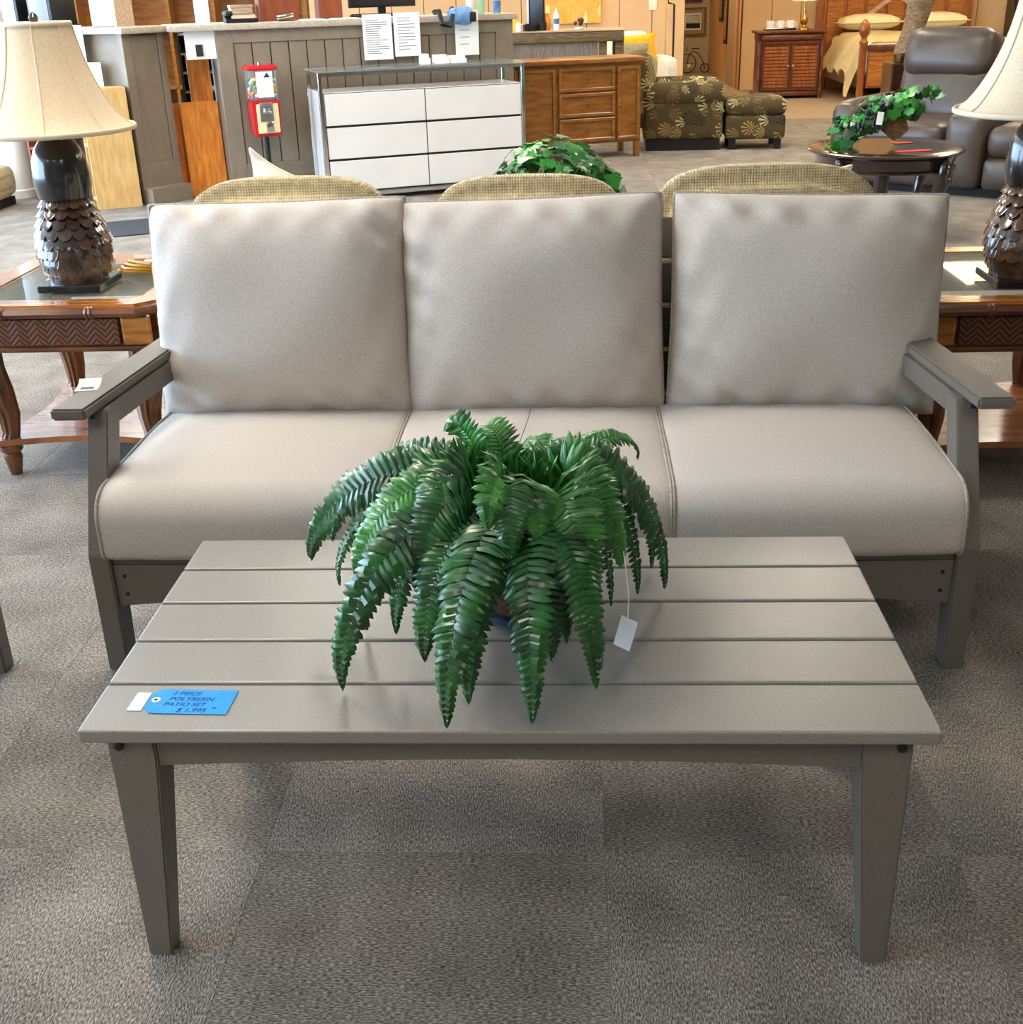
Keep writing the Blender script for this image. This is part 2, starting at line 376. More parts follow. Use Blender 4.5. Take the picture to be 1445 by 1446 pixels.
struct('wall_far_right', box(BM(), 6.2, 9, 17.5, 17.6, 0, 3.2), 'wall_beige')

def troffer(x, y, spec, warm):
    t = thing('ceiling_light', 'warm ceiling panel lamp above the bedroom corner' if warm else 'white ceiling panel lamp above the showroom floor', 'lamp', (x, y, 3.2), 0, 'warm ceiling lamps' if warm else 'white ceiling lamps')
    obj('housing', box(box(box(box(BM(), -.32, .32, -.62, -.6, -.05, 0), -.32, .32, .6, .62, -.05, 0), -.32, -.3, -.6, .6, -.05, 0), .3, .32, -.6, .6, -.05, 0), 'white_paint', t)
    n = 'lampW' if warm else ('lampN' if spec is NEAR_LAMP else 'lampFill')
    if n not in MATS: emit(n, spec[0], spec[1])
    obj('diffuser', box(BM(), -.3, .3, -.6, .6, -.03, -.01), n, t)
for x, y in ((-4.0, 1.9), (-1.35, 1.9), (-3.9, 5.6), (-1.3, 5.6), (1.6, 5.6), (4.4, 5.6), (-3.9, 9.2), (-1.3, 9.2), (1.6, 9.2), (4.4, 9.2)): troffer(x, y, NEAR_LAMP, False)
for x, y in ((-4.0, -2.4), (-1.35, -2.4), (1.6, -2.4)): troffer(x, y, FRONT_FILL, False)  # fill lamps added out of view to lift the foreground
for x, y in ((0.3, 12.6), (3.0, 13.4), (5.2, 13.6), (-3.4, 12.6), (2.0, 17.5), (7, 11)): troffer(x, y, FAR_LAMP, True)

# ------------------------------------------------------------------ coffee table
TW, TD, TH = .61, .643, .4505
ct = thing('coffee_table', 'low grey slatted resin coffee table with tapered legs holding the fern', 'table', (0, 0, 0))
pit = TD/5; me = None
for i in range(5):
    if me is None: o = obj('slat', box(BM(), -TW, TW, .0025, pit-.0025, -.022, 0, .004, 3), 'polyresin_lit_top', ct); me = o.data
    else: o = obj('slat', me, None, ct)
    o.location = (0, i*pit, TH)
zt = TH-.022
def tleg(sx, y0, dy):
    b = BM(); T = [(.513, y0), (.583, y0), (.583, y0+dy*.075), (.513, y0+dy*.075)]; B = [(.545, y0), (.583, y0), (.583, y0+dy*.042), (.545, y0+dy*.042)]
    vt = [b.verts.new((sx*x, y, zt)) for x, y in T]; vm = [b.verts.new((sx*x, y, .37)) for x, y in T]; vb = [b.verts.new((sx*x, y, 0)) for x, y in B]
    for a, c in ((vt, vm), (vm, vb)):
        for k in range(4): b.faces.new((a[k], a[(k+1) % 4], c[(k+1) % 4], c[k]))
    b.faces.new(vt); b.faces.new(vb[::-1]); bmesh.ops.recalc_face_normals(b, faces=b.faces)
    bmesh.ops.bevel(b, geom=b.edges[:], offset=.003, segments=2, affect='EDGES'); return b
for sx in (-1, 1):
    for y0, dy in ((.032, 1), (TD-.032, -1)):
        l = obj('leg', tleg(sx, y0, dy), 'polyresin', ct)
        if dy > 0:
            obj('bolt_cap', lathe(BM(), [(.0075, 0), (.0075, .003), (.004, .005)], 14), 'black_plastic', l, True, (sx*.566, y0-.0005, .405), (PI/2, 0, 0))
arch = [(-.512, zt), (-.512, .366)] + [(-.512+1.024*i/16, .366+.012*math.sin(PI*i/16)) for i in range(1, 16)] + [(.512, .366), (.512, zt)]
obj('apron', prism(BM(), arch, 'y', .038, .06), 'polyresin', ct); obj('apron', prism(BM(), arch, 'y', TD-.06, TD-.038), 'polyresin', ct)
for sx in (-1, 1): obj('side_rail', box(BM(), min(sx*.548, sx*.57), max(sx*.548, sx*.57), .1075, TD-.1075, .366, zt, .002, 1), 'polyresin', ct)

# ------------------------------------------------------------------ patio sofa and chairs, cushions
def patio_seat(name, label, cat, loc, rz, hw, cats=None):
    t = thing(name, label, cat, loc, rz)
    for sx in (-1, 1):
        b = BM(); sec = [(0, 0, .0, .062, 0), (0, 0, .29, .082, 0), (.135, 0, .583, .075, 0)]
        rings = []
        for y, _, z, d, dx in sec:
            xo = hw+dx; xi = xo-.046; rings.append([b.verts.new((sx*x, yy, z)) for x, yy in ((xi, y), (xo, y), (xo, y+d), (xi, y+d))])
        for a, c in zip(rings, rings[1:]):
            for k in range(4): b.faces.new((a[k], a[(k+1) % 4], c[(k+1) % 4], c[k]))
        b.faces.new(rings[0][::-1]); b.faces.new(rings[-1]); bmesh.ops.recalc_face_normals(b, faces=b.faces)
        bmesh.ops.bevel(b, geom=b.edges[:], offset=.003, segments=2, affect='EDGES')
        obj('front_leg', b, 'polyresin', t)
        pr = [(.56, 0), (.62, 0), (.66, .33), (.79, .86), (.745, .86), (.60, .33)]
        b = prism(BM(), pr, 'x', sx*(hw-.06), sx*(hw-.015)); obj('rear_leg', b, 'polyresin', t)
        b = BM(); q = [(hw+.052, .062), (hw-.024, .062), (hw-.085, .70), (hw-.008, .70)]
        prism(b, [(sx*x, y) for x, y in q], 'z', .583, .609); bmesh.ops.recalc_face_normals(b, faces=b.faces)
        bmesh.ops.bevel(b, geom=b.edges[:], offset=.005, segments=2, affect='EDGES')
        arm = obj('armrest', b, 'polyresin', t)
        b = BM(); q = [(hw-.004, .20), (hw-.042, .20), (hw-.088, .66), (hw-.05, .66)]
        prism(b, [(sx*x, y) for x, y in q], 'z', .535, .583); obj('arm_rail', b, 'polyresin', t)
        obj('bolt_cap', lathe(BM(), [(.007, 0), (.007, .003), (.004, .005)], 12), 'black_plastic', t, True, (sx*(hw-.012), .128, .570), (PI/2-.43, 0, 0))
        obj('side_rail', box(BM(), min(sx*(hw-.045), sx*(hw-.02)), max(sx*(hw-.045), sx*(hw-.02)), .083, .60, .165, .262, .002, 1), 'polyresin', t)
    n = 20; x0 = hw-.047
    ar = [(-x0, .262), (-x0, .16)] + [(-x0+2*x0*i/n, .16+.04*math.sin(PI*i/n)) for i in range(1, n)] + [(x0, .16), (x0, .262)]
    a = obj('front_apron', prism(BM(), ar, 'y', .014, .038), 'polyresin', t)
    for sx in (-1, 1):
        for z in (.19, .235): obj('screw', lathe(BM(), [(.0045, 0), (.0045, .0015)], 10), 'black_plastic', a, False, (sx*(x0-.022), .0135, z), (PI/2, 0, 0))
    me = None
    for i in range(6):
        if me is None: o = obj('seat_slat', box(BM(), -x0, x0, 0, .088, -.018, -.0005, .003, 1), 'polyresin', t); me = o.data
        else: o = obj('seat_slat', me, None, t)
        o.location = (0, .012+i*.096, .281)
    me = None
    for i in range(5):
        if me is None: o = obj('back_slat', box(BM(), -(hw-.061), hw-.061, -.011, .011, 0, .1, .003, 1), 'polyresin', t); me = o.data
        else: o = obj('back_slat', me, None, t)
        s = i*.112; o.location = (0, .60+.02+s*.235, .335+s*.97); o.rotation_euler = (-.238, 0, 0)
    return t
SOFA_Y = .9
patio_seat('patio_sofa', 'long grey slatted resin patio sofa with three seats behind the coffee table', 'sofa', (0, SOFA_Y, 0), 0, .963)

def seat_cushion(loc, w, d, h, label, grp, rz=0, seed=0):
    """box cushion with a rolled front; profile (y,z) swept along x with a crown"""
    rnd = random.Random(seed)
    t = thing('seat_cushion', label, 'cushion', loc, rz, grp)
    prof = []
    def arc(cy, cz, r, a0, a1, n, rz_=None):
        for i in range(n+1):
            a = R(a0+(a1-a0)*i/n); prof.append((cy+r*math.cos(a), cz+(rz_ or r)*math.sin(a)))
    arc(.065, h-.065, .065, 180, 90, 7); 
    for i in range(1, 8): prof.append((.065+(d-.095)*i/8, h+.006*math.sin(PI*i/8)))
    arc(d-.03, h-.03, .03, 90, 0, 4); arc(d-.03, .03, .03, 0, -90, 4)
    for i in range(1, 5): prof.append((d-.03-(d-.06)*i/5, 0))
    arc(.03, .03, .03, 270, 180, 4)
    N = len(prof); cy, cz = d/2, h/2; b = BM(); ns = 22; rings = []
    for s in range(ns+1):
        u = -1+2*s/ns; u = math.sin(u*PI/2); e = max(0, 1-u**2)**.55; ring = []
        for y, z in prof:
            fy = (y-cy)/(d/2); fz = (z-cz)/(h/2)
            dz = .022*e*max(0, fz)*(1-.6*fy*fy); dy = -.02*e*max(0, -fy)*(1-fz*fz*.5)
            wr = .0016*math.sin(u*19+fz*4+seed)*math.sin(fy*7+seed*2)*(1-e*.7)
            ring.append(b.verts.new((u*w/2, y+dy, z+dz+wr)))
        rings.append(ring)
    for a, c in zip(rings, rings[1:]):
        for k in range(N): b.faces.new((a[k], a[(k+1) % N], c[(k+1) % N], c[k]))
    for ring, sx in ((rings[0], -1), (rings[-1], 1)):
        inner = [b.verts.new((sx*(w/2+.006), cy+(v.co.y-cy)*.6, cz+(v.co.z-cz)*.6)) for v in ring]
        for k in range(N): b.faces.new((ring[k], ring[(k+1) % N], inner[(k+1) % N], inner[k]))
        b.faces.new(inner)
    cov = obj('cover', b, 'canvas', t, 'all')
    for sx in (-1, 1):
        obj('piping', tube(BM(), [(sx*(w/2+.001), cy+(y-cy)*1.006, cz+(z-cz)*1.01) for y, z in prof], .0042, 6, True), 'piping', cov, 'all')
    return t
SC = [(-.918, -.309), (-.301, .309), (.317, .916)]
sl = ['pale grey canvas seat cushion on the patio sofa, beside the armrest with the white tag', 'pale grey canvas middle seat cushion of the patio sofa, behind the fern', 'pale grey canvas seat cushion at the tagless armrest of the patio sofa']
for i, (a, b_) in enumerate(SC):
    seat_cushion(((a+b_)/2, SOFA_Y-.018, .2815), b_-a, .58, .158, sl[i], 'patio sofa seat cushions', seed=i+1)

def pillow(name, label, cat, loc, rot, w, h, th, m, grp=None, pipe='piping', pinch=.03, seed=0, wr=.004, ears=.02, n=26):
    t = thing(name, label, cat, loc, 0, grp, rot)
    rnd = random.Random(seed); ph = [rnd.uniform(0, 6) for _ in range(8)]
    def edge(u, v):
        x = w/2*u*(1-pinch*(1-v*v)) + ears*w*.2*u*abs(u*v)**6; z = h/2*v*(1-pinch*(1-u*u)) + ears*h*.2*v*abs(u*v)**6
        return x, z+h/2
    b = BM()
    G = {}
    for side in (-1, 1):
        for i in range(n+1):
            for j in range(n+1):
                u = math.sin((-1+2*i/n)*PI/2); v = math.sin((-1+2*j/n)*PI/2); bd = i in (0, n) or j in (0, n)
                if bd and (i, j) in G: G[(side, i, j)] = G[(i, j)]; continue
                x, z = edge(u, v); p = ((1-abs(u)**3.2)*(1-abs(v)**3.2)); y = side*th/2*max(0, p)**.5
                ed = max(abs(u), abs(v))
                k = math.exp(-((ed-.86)/.16)**2)*(0 if bd else 1)
                y += side*wr*k*(math.sin(u*16+v*5+ph[0])*math.sin(v*13+ph[1])+.7*math.sin((u+v)*21+ph[2]))
                y += side*wr*.9*(0 if bd else 1)*p*math.sin(u*4+ph[3])*math.sin(v*3.5+ph[4])
                y += -th*.16*(0 if bd else 1)*0
                vt = b.verts.new((x, y, z)); G[(side, i, j)] = vt
                if bd: G[(i, j)] = vt
    for side in (-1, 1):
        for i in range(n):
            for j in range(n):
                q = [G[(side, i, j)], G[(side, i+1, j)], G[(side, i+1, j+1)], G[(side, i, j+1)]]
                if len(set(q)) == 4: b.faces.new(q if side < 0 else q[::-1])
    pts = []
    for i in range(n): pts.append(edge(math.sin((-1+2*i/n)*PI/2), -1))
    for i in range(n): pts.append(edge(1, math.sin((-1+2*i/n)*PI/2)))
    for i in range(n): pts.append(edge(math.sin((1-2*i/n)*PI/2), 1))
    for i in range(n): pts.append(edge(-1, math.sin((1-2*i/n)*PI/2)))
    cov = obj('cover', b, m, t, 'all')
    if pipe: obj('piping', tube(BM(), [(x, 0, z) for x, z in pts], .0045, 6, True), pipe, cov, 'all')
    return t
BP = [(-.617, .645, .54, R(-.6), 1), (.012, .645, .535, R(-1.0), 2), (.668, .66, .53, R(1.6), 3)]
bl = ['plump grey-beige back pillow with piping, beside the armrest with the white tag', 'plump grey-beige back pillow with piping, between the two others on the patio sofa', 'plump grey-beige back pillow tilting outwards over the tagless armrest']
for i, (x, w, h, ry, sd) in enumerate(BP):
    pillow('back_pillow', bl[i], 'pillow', (x, SOFA_Y+.535, .418), (-R(13), ry, 0), w, h, .235, 'canvas', 'patio sofa back pillows', seed=sd, wr=.009, pinch=.022, ears=-.03, n=36)

for nme, lb, x, rz in (('patio_armchair', 'grey resin patio armchair facing the coffee table from the window side', -1.2, PI/2), ('patio_armchair', 'grey resin patio armchair facing the coffee table from the leather sofa side', 1.105, -PI/2)):
    patio_seat(nme, lb, 'chair', (x, .585, 0), rz, .345)
    seat_cushion((x-.018*(-1 if x < 0 else 1)*-1, .585, .2815), .58, .58, .158, 'pale canvas seat cushion on the patio armchair at the %s side' % ('window' if x < 0 else 'leather sofa'), 'patio armchair cushions', rz, 5)

# tags lying on the table and the armrest
tg = thing('price_tag', 'bright blue handwritten price tag lying on the coffee table', 'tag', (-.466, .077, TH), R(-2))
b = BM(); oc = [(-.064, -.018), (-.052, -.032), (.064, -.032), (.064, .032), (-.052, .032), (-.064, .018)]
prism(b, oc, 'z', .0008, .0016); obj('card', b, 'tag_blue', tg)
obj('eyelet', lathe(BM(), [(.0065, 0), (.0065, .0006), (.003, .0007), (.003, 0)], 16), 'paper', tg, False, (-.053, .002, .0016))
for s, x, y, sz in (('3 PIECE', -.034, .016, .0135), ('POLYRESIN', -.034, .0015, .0135), ('PATIO SET', -.038, -.013, .0135), ('$ 1,995', -.014, -.028, .0145), ('=', .036, -.021, .014)):
    me = text_mesh(s, sz, .25); me.materials.append(MATS['ink_blue']); obj('lettering', me, None, tg, loc=(x, y, .0019))
obj('tag_sleeve', box(BM(), -.088, -.066, -.026, .022, .0003, .0012), 'plastic_clear', tg)
at = thing('armrest_tag', 'small white tag curling on the patio sofa armrest', 'tag', (-.985, 1.12, .609), R(8))
b = BM(); pr = [(-.028, .0003), (0, .0003), (.018, .004), (.028, .011), (.0285, .0117), (.0175, .0047), (0, .001), (-.028, .001)]
prism(b, pr, 'x', -.028, .022); obj('card', b, 'paper', at)
obj('print', box(BM(), -.018, .012, -.02, -.002, .0010, .0012), 'ink', at)

# ------------------------------------------------------------------ fern in its basket
FX, FY = .025, .365
fp = thing('potted_fern', 'bushy green artificial fern in a dark woven basket on the coffee table', 'plant', (FX, FY, TH))
obj('basket', lathe(BM(), [(.062, .012), (.07, .02), (.082, .08), (.088, .125), (.08, .13), (.074, .12)], 32, flute=.015, nfl=16), 'basket', fp, True)
obj('saucer', lathe(BM(), [(.07, 0), (.078, .004), (.08, .014), (.07, .013)], 32), 'pot_blue', fp, True)
obj('moss', lathe(BM(), [(.076, .11), (.06, .125), (.02, .135)], 20), 'fern_stem', fp, True)
def frond(parent, pts, wid, npair, m, seed):
    rnd = random.Random(seed); n = 22; cv = bez(pts, n); b = BM(); vs = []
    L = sum((cv[i+1]-cv[i]).length for i in range(n)); out = (Vector(pts[-1])-Vector(pts[0])); out.z = 0
    out = out.normalized() if out.length > .02 else Vector((0, -1, 0)); tw = Vector((rnd.uniform(-.45, .45), rnd.uniform(-.3, .3), 0))
    for k in range(npair):
        t = .10+.9*(k/(npair-1)); f = t*n; i = min(int(f), n-1); p = cv[i].lerp(cv[i+1], f-i); T = (cv[min(i+1, n)]-cv[max(i-1, 0)]).normalized()
        Nn = out*.55+Vector((0, -.6, .8))+tw; S_ = T.cross(Nn)
        if S_.length < 1e-4: S_ = Vector((1, 0, 0))
        S_.normalize(); N = S_.cross(T).normalized()
        if N.dot(Nn) < 0: N = -N
        ln = wid*(min(1, (t+.05)*3.2))*(1-.93*max(0, (t-.30)/.70)**1.5); lw = L*.9/npair*.80
        for sd in (-1, 1):
            q = ln*rnd.uniform(.9, 1.08); d = (S_*sd+T*.38+N*rnd.uniform(-.05, .16)).normalized(); dr = -N*q*rnd.uniform(.12, .38)
            w2 = d.cross(N).normalized()*lw; p0 = p+T*rnd.uniform(-.1, .1)*lw
            a0 = b.verts.new(p0-w2*.5); a1 = b.verts.new(p0+w2*.5); m0 = b.verts.new(p0+d*q*.5-w2*.8+N*.0012); mc = b.verts.new(p0+d*q*.5+N*lw*.45); m1 = b.verts.new(p0+d*q*.5+w2*.8+N*.0012); mb = b.verts.new(p0+N*lw*.3)
            e0 = b.verts.new(p0+d*q*.85-w2*.5+dr*.6); ec = b.verts.new(p0+d*q*.85+dr*.6+N*lw*.25); e1 = b.verts.new(p0+d*q*.85+w2*.5+dr*.6); tp = b.verts.new(p0+d*q*1.03+dr)
            for fc in ((a0, mb, mc, m0), (mb, a1, m1, mc), (m0, mc, ec, e0), (mc, m1, e1, ec), (e0, ec, tp), (ec, e1, tp)): b.faces.new(fc)
    o = obj('frond', b, m, parent, True)
    obj('rachis', tube(BM(), cv, [.0022*(1-.7*i/n) for i in range(n+1)], 5), 'fern_stem', o, True)
base = Vector((0, 0, .12)); L0 = Vector((FX, FY, TH))
FR = [ # tip pixel, tip y (or z on the table), lift, width, light
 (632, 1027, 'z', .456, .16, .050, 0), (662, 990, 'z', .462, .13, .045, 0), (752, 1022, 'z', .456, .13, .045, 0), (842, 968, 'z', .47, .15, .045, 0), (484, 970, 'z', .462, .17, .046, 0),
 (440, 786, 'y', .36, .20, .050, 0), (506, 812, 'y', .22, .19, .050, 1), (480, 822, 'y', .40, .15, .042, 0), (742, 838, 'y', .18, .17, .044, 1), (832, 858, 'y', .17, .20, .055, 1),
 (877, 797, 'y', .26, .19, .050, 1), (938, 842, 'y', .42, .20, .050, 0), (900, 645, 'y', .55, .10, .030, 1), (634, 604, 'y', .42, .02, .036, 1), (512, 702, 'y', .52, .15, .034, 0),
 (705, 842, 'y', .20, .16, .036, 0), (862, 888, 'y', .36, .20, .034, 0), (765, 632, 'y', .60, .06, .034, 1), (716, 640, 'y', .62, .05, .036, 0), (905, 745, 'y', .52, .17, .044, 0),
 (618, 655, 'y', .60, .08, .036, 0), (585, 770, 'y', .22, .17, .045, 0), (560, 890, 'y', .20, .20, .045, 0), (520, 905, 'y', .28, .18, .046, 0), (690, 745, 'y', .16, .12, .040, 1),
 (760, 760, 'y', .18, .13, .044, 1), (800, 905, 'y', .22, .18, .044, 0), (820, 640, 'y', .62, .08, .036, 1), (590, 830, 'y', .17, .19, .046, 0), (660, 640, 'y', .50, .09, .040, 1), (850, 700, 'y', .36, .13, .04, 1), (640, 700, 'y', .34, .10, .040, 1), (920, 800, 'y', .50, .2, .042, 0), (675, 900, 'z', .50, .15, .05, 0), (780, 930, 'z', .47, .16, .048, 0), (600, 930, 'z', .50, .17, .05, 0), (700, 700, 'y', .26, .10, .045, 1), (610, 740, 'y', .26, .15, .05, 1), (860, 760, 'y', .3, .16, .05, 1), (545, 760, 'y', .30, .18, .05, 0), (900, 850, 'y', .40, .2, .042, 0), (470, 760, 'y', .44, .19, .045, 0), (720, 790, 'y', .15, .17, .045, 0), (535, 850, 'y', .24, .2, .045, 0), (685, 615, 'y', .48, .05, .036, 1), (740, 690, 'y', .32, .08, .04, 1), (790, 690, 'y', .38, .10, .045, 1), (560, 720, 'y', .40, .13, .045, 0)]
for k, (px, py, mode, val, lift, wd, lt) in enumerate(FR):
    tip = (PZ(px, py, val) if mode == 'z' else PY(px, py, val))-L0
    if tip.z < .012: tip.z = .012
    ho = Vector((tip.x, tip.y, 0)); hd = ho.normalized(); top = max(.12, tip.z)
    p0 = base+hd*.03; p1 = base+hd*(.03+.12*ho.length)+Vector((0, 0, .09+lift*.45)); p2 = hd*(ho.length*.78)+Vector((0, 0, max(tip.z+.02, .12)+lift*.95)) ; p3 = hd*(ho.length*1.04)+Vector((0, 0, tip.z+(max(.12, tip.z)-tip.z)*.55+.02))
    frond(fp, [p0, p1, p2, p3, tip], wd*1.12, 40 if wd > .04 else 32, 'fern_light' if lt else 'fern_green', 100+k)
ft = thing('fern_tag', 'white paper price tag hanging on a string from the fern', 'tag', PZ(884, 893, .487))
obj('card', box(BM(), -.014, .014, -.0004, .0004, -.03, .026), 'paper', ft, rot=(0, R(14), R(-25)))
obj('string', tube(BM(), [(.003, 0, .027), (.004, .004, .06), (0, .01, .10), (-.004, .02, .13)], .0009, 5), 'paper', ft)
wp = [PY(750, 577, 1.33), PY(745, 600, 1.2), PY(733, 620, .9), PY(730, 645, .62)]
tag(obj('wire', tube(BM(), bez(wp, 10), .0009, 5), 'black_plastic'), 'thin dark wire rising from behind the fern', 'wire')

# ------------------------------------------------------------------ tweed sofa back to back with the patio sofa
tw = thing('tweed_sofa', 'tan waffle-weave sofa standing back to back with the patio sofa', 'sofa', (-.02, 1.80, 0))
obj('back', puff(BM(), -1.05, 1.05, 0, .2, .12, .78, .07, (0, .02, .01), 10), 'tweed', tw, 'all')
for sx in (-1, 1): obj('arm', puff(BM(), min(sx*.86, sx*1.06), max(sx*.86, sx*1.06), .1, .88, .1, .60, .08, (.01, 0, .01), 8), 'tweed', tw, 'all')
obj('base', puff(BM(), -.86, .86, .18, .86, .12, .34, .03, n=6), 'tweed', tw, 'all')
for sx in (-1, 1):
    for y in (.1, .8): obj('foot', lathe(BM(), [(.025, 0), (.035, .12)], 12), 'wood_dark', tw, True, (sx*.95, y, 0))
hump = [(-.72, .62, .925, 'beside the window-side end table'), (-.02, .58, .915, 'between the two other tan back cushions'), (.66, .66, .93, 'beside the leather-sofa-side end table')]
for x, w, zt_, wh in hump:
    b = BM(); n = 24
    out = []
    for i in range(n+1):
        u = -1+2*i/n; out.append((u*w/2, .40+(zt_-.40)*(1-.10*abs(u)**3-.14*abs(u)**9)))
    out += [(w/2, .37), (-w/2, .37)]
    prism(b, out, 'y', -.085, .085); bmesh.ops.recalc_face_normals(b, faces=b.faces); bmesh.ops.bevel(b, geom=[e for e in b.edges if abs(e.verts[0].co.y-e.verts[1].co.y) < 1e-5], offset=.055, segments=5, affect='EDGES')
    c = thing('back_cushion', 'rounded tan waffle-weave back cushion of the tweed sofa, ' + wh, 'cushion', (x, 2.095, 0), 0, 'tweed sofa back cushions'); c.rotation_euler = (0, 0, 0)
    obj('cover', b, 'tweed', c, 'all')
for x0, x1 in ((-.86, -.29), (-.285, .285), (.29, .86)):
    c = thing('tweed_seat_cushion', 'tan waffle-weave seat cushion on the tweed sofa', 'cushion', (-.02, 1.80, 0), 0, 'tweed sofa seat cushions'); obj('cover', puff(BM(), x0, x1, .40, .9, .345, .48, .05, (0, 0, .02), 7), 'tweed', c, 'all')
p = PY(322, 262, 2.3); pillow('throw_pillow', 'cream throw pillow corner poking above the tweed sofa near the window side', 'pillow', (p.x+.17, 2.33, .50), (R(12), R(20), 0), .42, .42, .12, 'cream_cloth', pipe='cream_cloth', ears=.3, pinch=.08)
p = PY(1030, 256, 2.3); pillow('throw_pillow', 'cream piped throw pillow on the tweed sofa near the leather sofa side', 'pillow', (p.x+.14, 2.34, .495), (R(12), R(-1), 0), .42, .40, .12, 'cream_cloth', pipe='cream_cloth', ears=.1, pinch=.05)

# ------------------------------------------------------------------ end tables with glass tops
def end_table(label, x0, y0, w=.68, d=.75, grp='wood end tables'):
    t = thing('end_table', label, 'table', (x0, y0, 0), 0, grp); h = .575; ch = .07
    def octo(i, c=ch): return [(i+c, i), (w-i-c, i), (w-i, i+c), (w-i, d-i-c), (w-i-c, d-i), (i+c, d-i), (i, d-i-c), (i, i+c)]
    b = BM(); o_, n_ = octo(0), octo(.085, .03)
    vo = [[b.verts.new((x, y, z)) for x, y in o_] for z in (h-.03, h)]; vi = [[b.verts.new((x, y, z)) for x, y in n_] for z in (h-.03, h)]
    for k in range(8):
        l = (k+1) % 8
        b.faces.new((vo[0][k], vo[0][l], vo[1][l], vo[1][k])); b.faces.new((vi[0][k], vi[0][l], vi[1][l], vi[1][k])); b.faces.new((vo[1][k], vo[1][l], vi[1][l], vi[1][k])); b.faces.new((vo[0][k], vo[0][l], vi[0][l], vi[0][k]))
    bmesh.ops.recalc_face_normals(b, faces=b.faces); bmesh.ops.bevel(b, geom=[e for e in b.edges if e.verts[0].co.z == e.verts[1].co.z], offset=.006, segments=2, affect='EDGES')
    top = obj('table_top', b, 'wood_honey', t, True)
    obj('glass_panel', prism(BM(), octo(.083, .03), 'z', h-.010, h-.002), 'glass_top', top)
    edge = [(x, y, h-.022) for x, y in octo(-.006)]
    obj('bamboo_moulding', tube(BM(), edge, .016, 8, True), 'wood_walnut', t, True)
    for u in (.3, .7): obj('moulding_knot', lathe(BM(), [(.017, -.012), (.02, -.006), (.017, 0), (.02, .006), (.017, .012)], 10), 'wood_walnut', t, True, (w*u, -.006, h-.022), (0, PI/2, 0))
    # apron with woven front panel and corner blocks
    for (a0, a1, b0, b1) in ((.05, w-.05, .02, .045), (.05, w-.05, d-.045, d-.02), (.02, .045, .05, d-.05), (w-.045, w-.02, .05, d-.05)): obj('apron', box(BM(), a0, a1, b0, b1, .435, h-.03, .003, 1), 'wood_walnut', t)
    obj('woven_panel', box(BM(), .13, w-.13, .008, .02, .452, .53), 'chevron', t)
    for u in (.03, w-.12): obj('corner_panel', box(BM(), u, u+.09, .006, .022, .448, .534, .006, 2), 'wood_honey', t)
    obj('lower_moulding', box(BM(), .02, w-.02, .004, .03, .43, .444, .003, 1), 'wood_walnut', t)
    for i, (lx, ly) in enumerate(((.1, .09), (w-.1, .09), (.1, d-.09), (w-.1, d-.09))):
        sx = -1 if lx < w/2 else 1; sy = -1 if ly < d/2 else 1
        prof = [(.45, 0, .034), (.42, .006, .042), (.36, .008, .046), (.28, .0, .042), (.2, -.006, .034), (.14, -.004, .027), (.12, 0, .028)]
        l = obj('leg', tube(BM(), [(lx+sx*o2*1.6, ly+sy*o2*1.6, z) for z, o2, r in prof], [r for z, o2, r in prof], 24, False, .09, 10), 'wood_leg', t, True)
        obj('foot', lathe(BM(), [(.018, 0), (.024, .03), (.03, .06), (.026, .075), (.036, .085), (.036, .1), (.026, .105)], 16), 'wood_leg', l, True, (lx, ly, 0))
    sh = []
    for (a, b2) in (((.06, .05), (w-.06, .05)), ((w-.05, .06), (w-.05, d-.06)), ((w-.06, d-.05), (.06, d-.05)), ((.05, d-.06), (.05, .06))):
        for k in range(9):
            s = k/8; q = math.sin(PI*s)*.05; x = a[0]+(b2[0]-a[0])*s; y = a[1]+(b2[1]-a[1])*s
            nx, ny = (w/2-x), (d/2-y); horiz = abs(a[1]-b2[1]) < 1e-6
            sh.append((x+(0 if horiz else (q if nx > 0 else -q)), y+((q if ny > 0 else -q) if horiz else 0)))
    obj('lower_shelf', prism(BM(), sh, 'z', .105, .125), 'wood_shelf', t)
    return t
end_table('honey wood end table with glass top carrying the yellow cord', -1.815, 2.03)
end_table('honey wood end table with glass top without any cord', 1.06, 1.885)

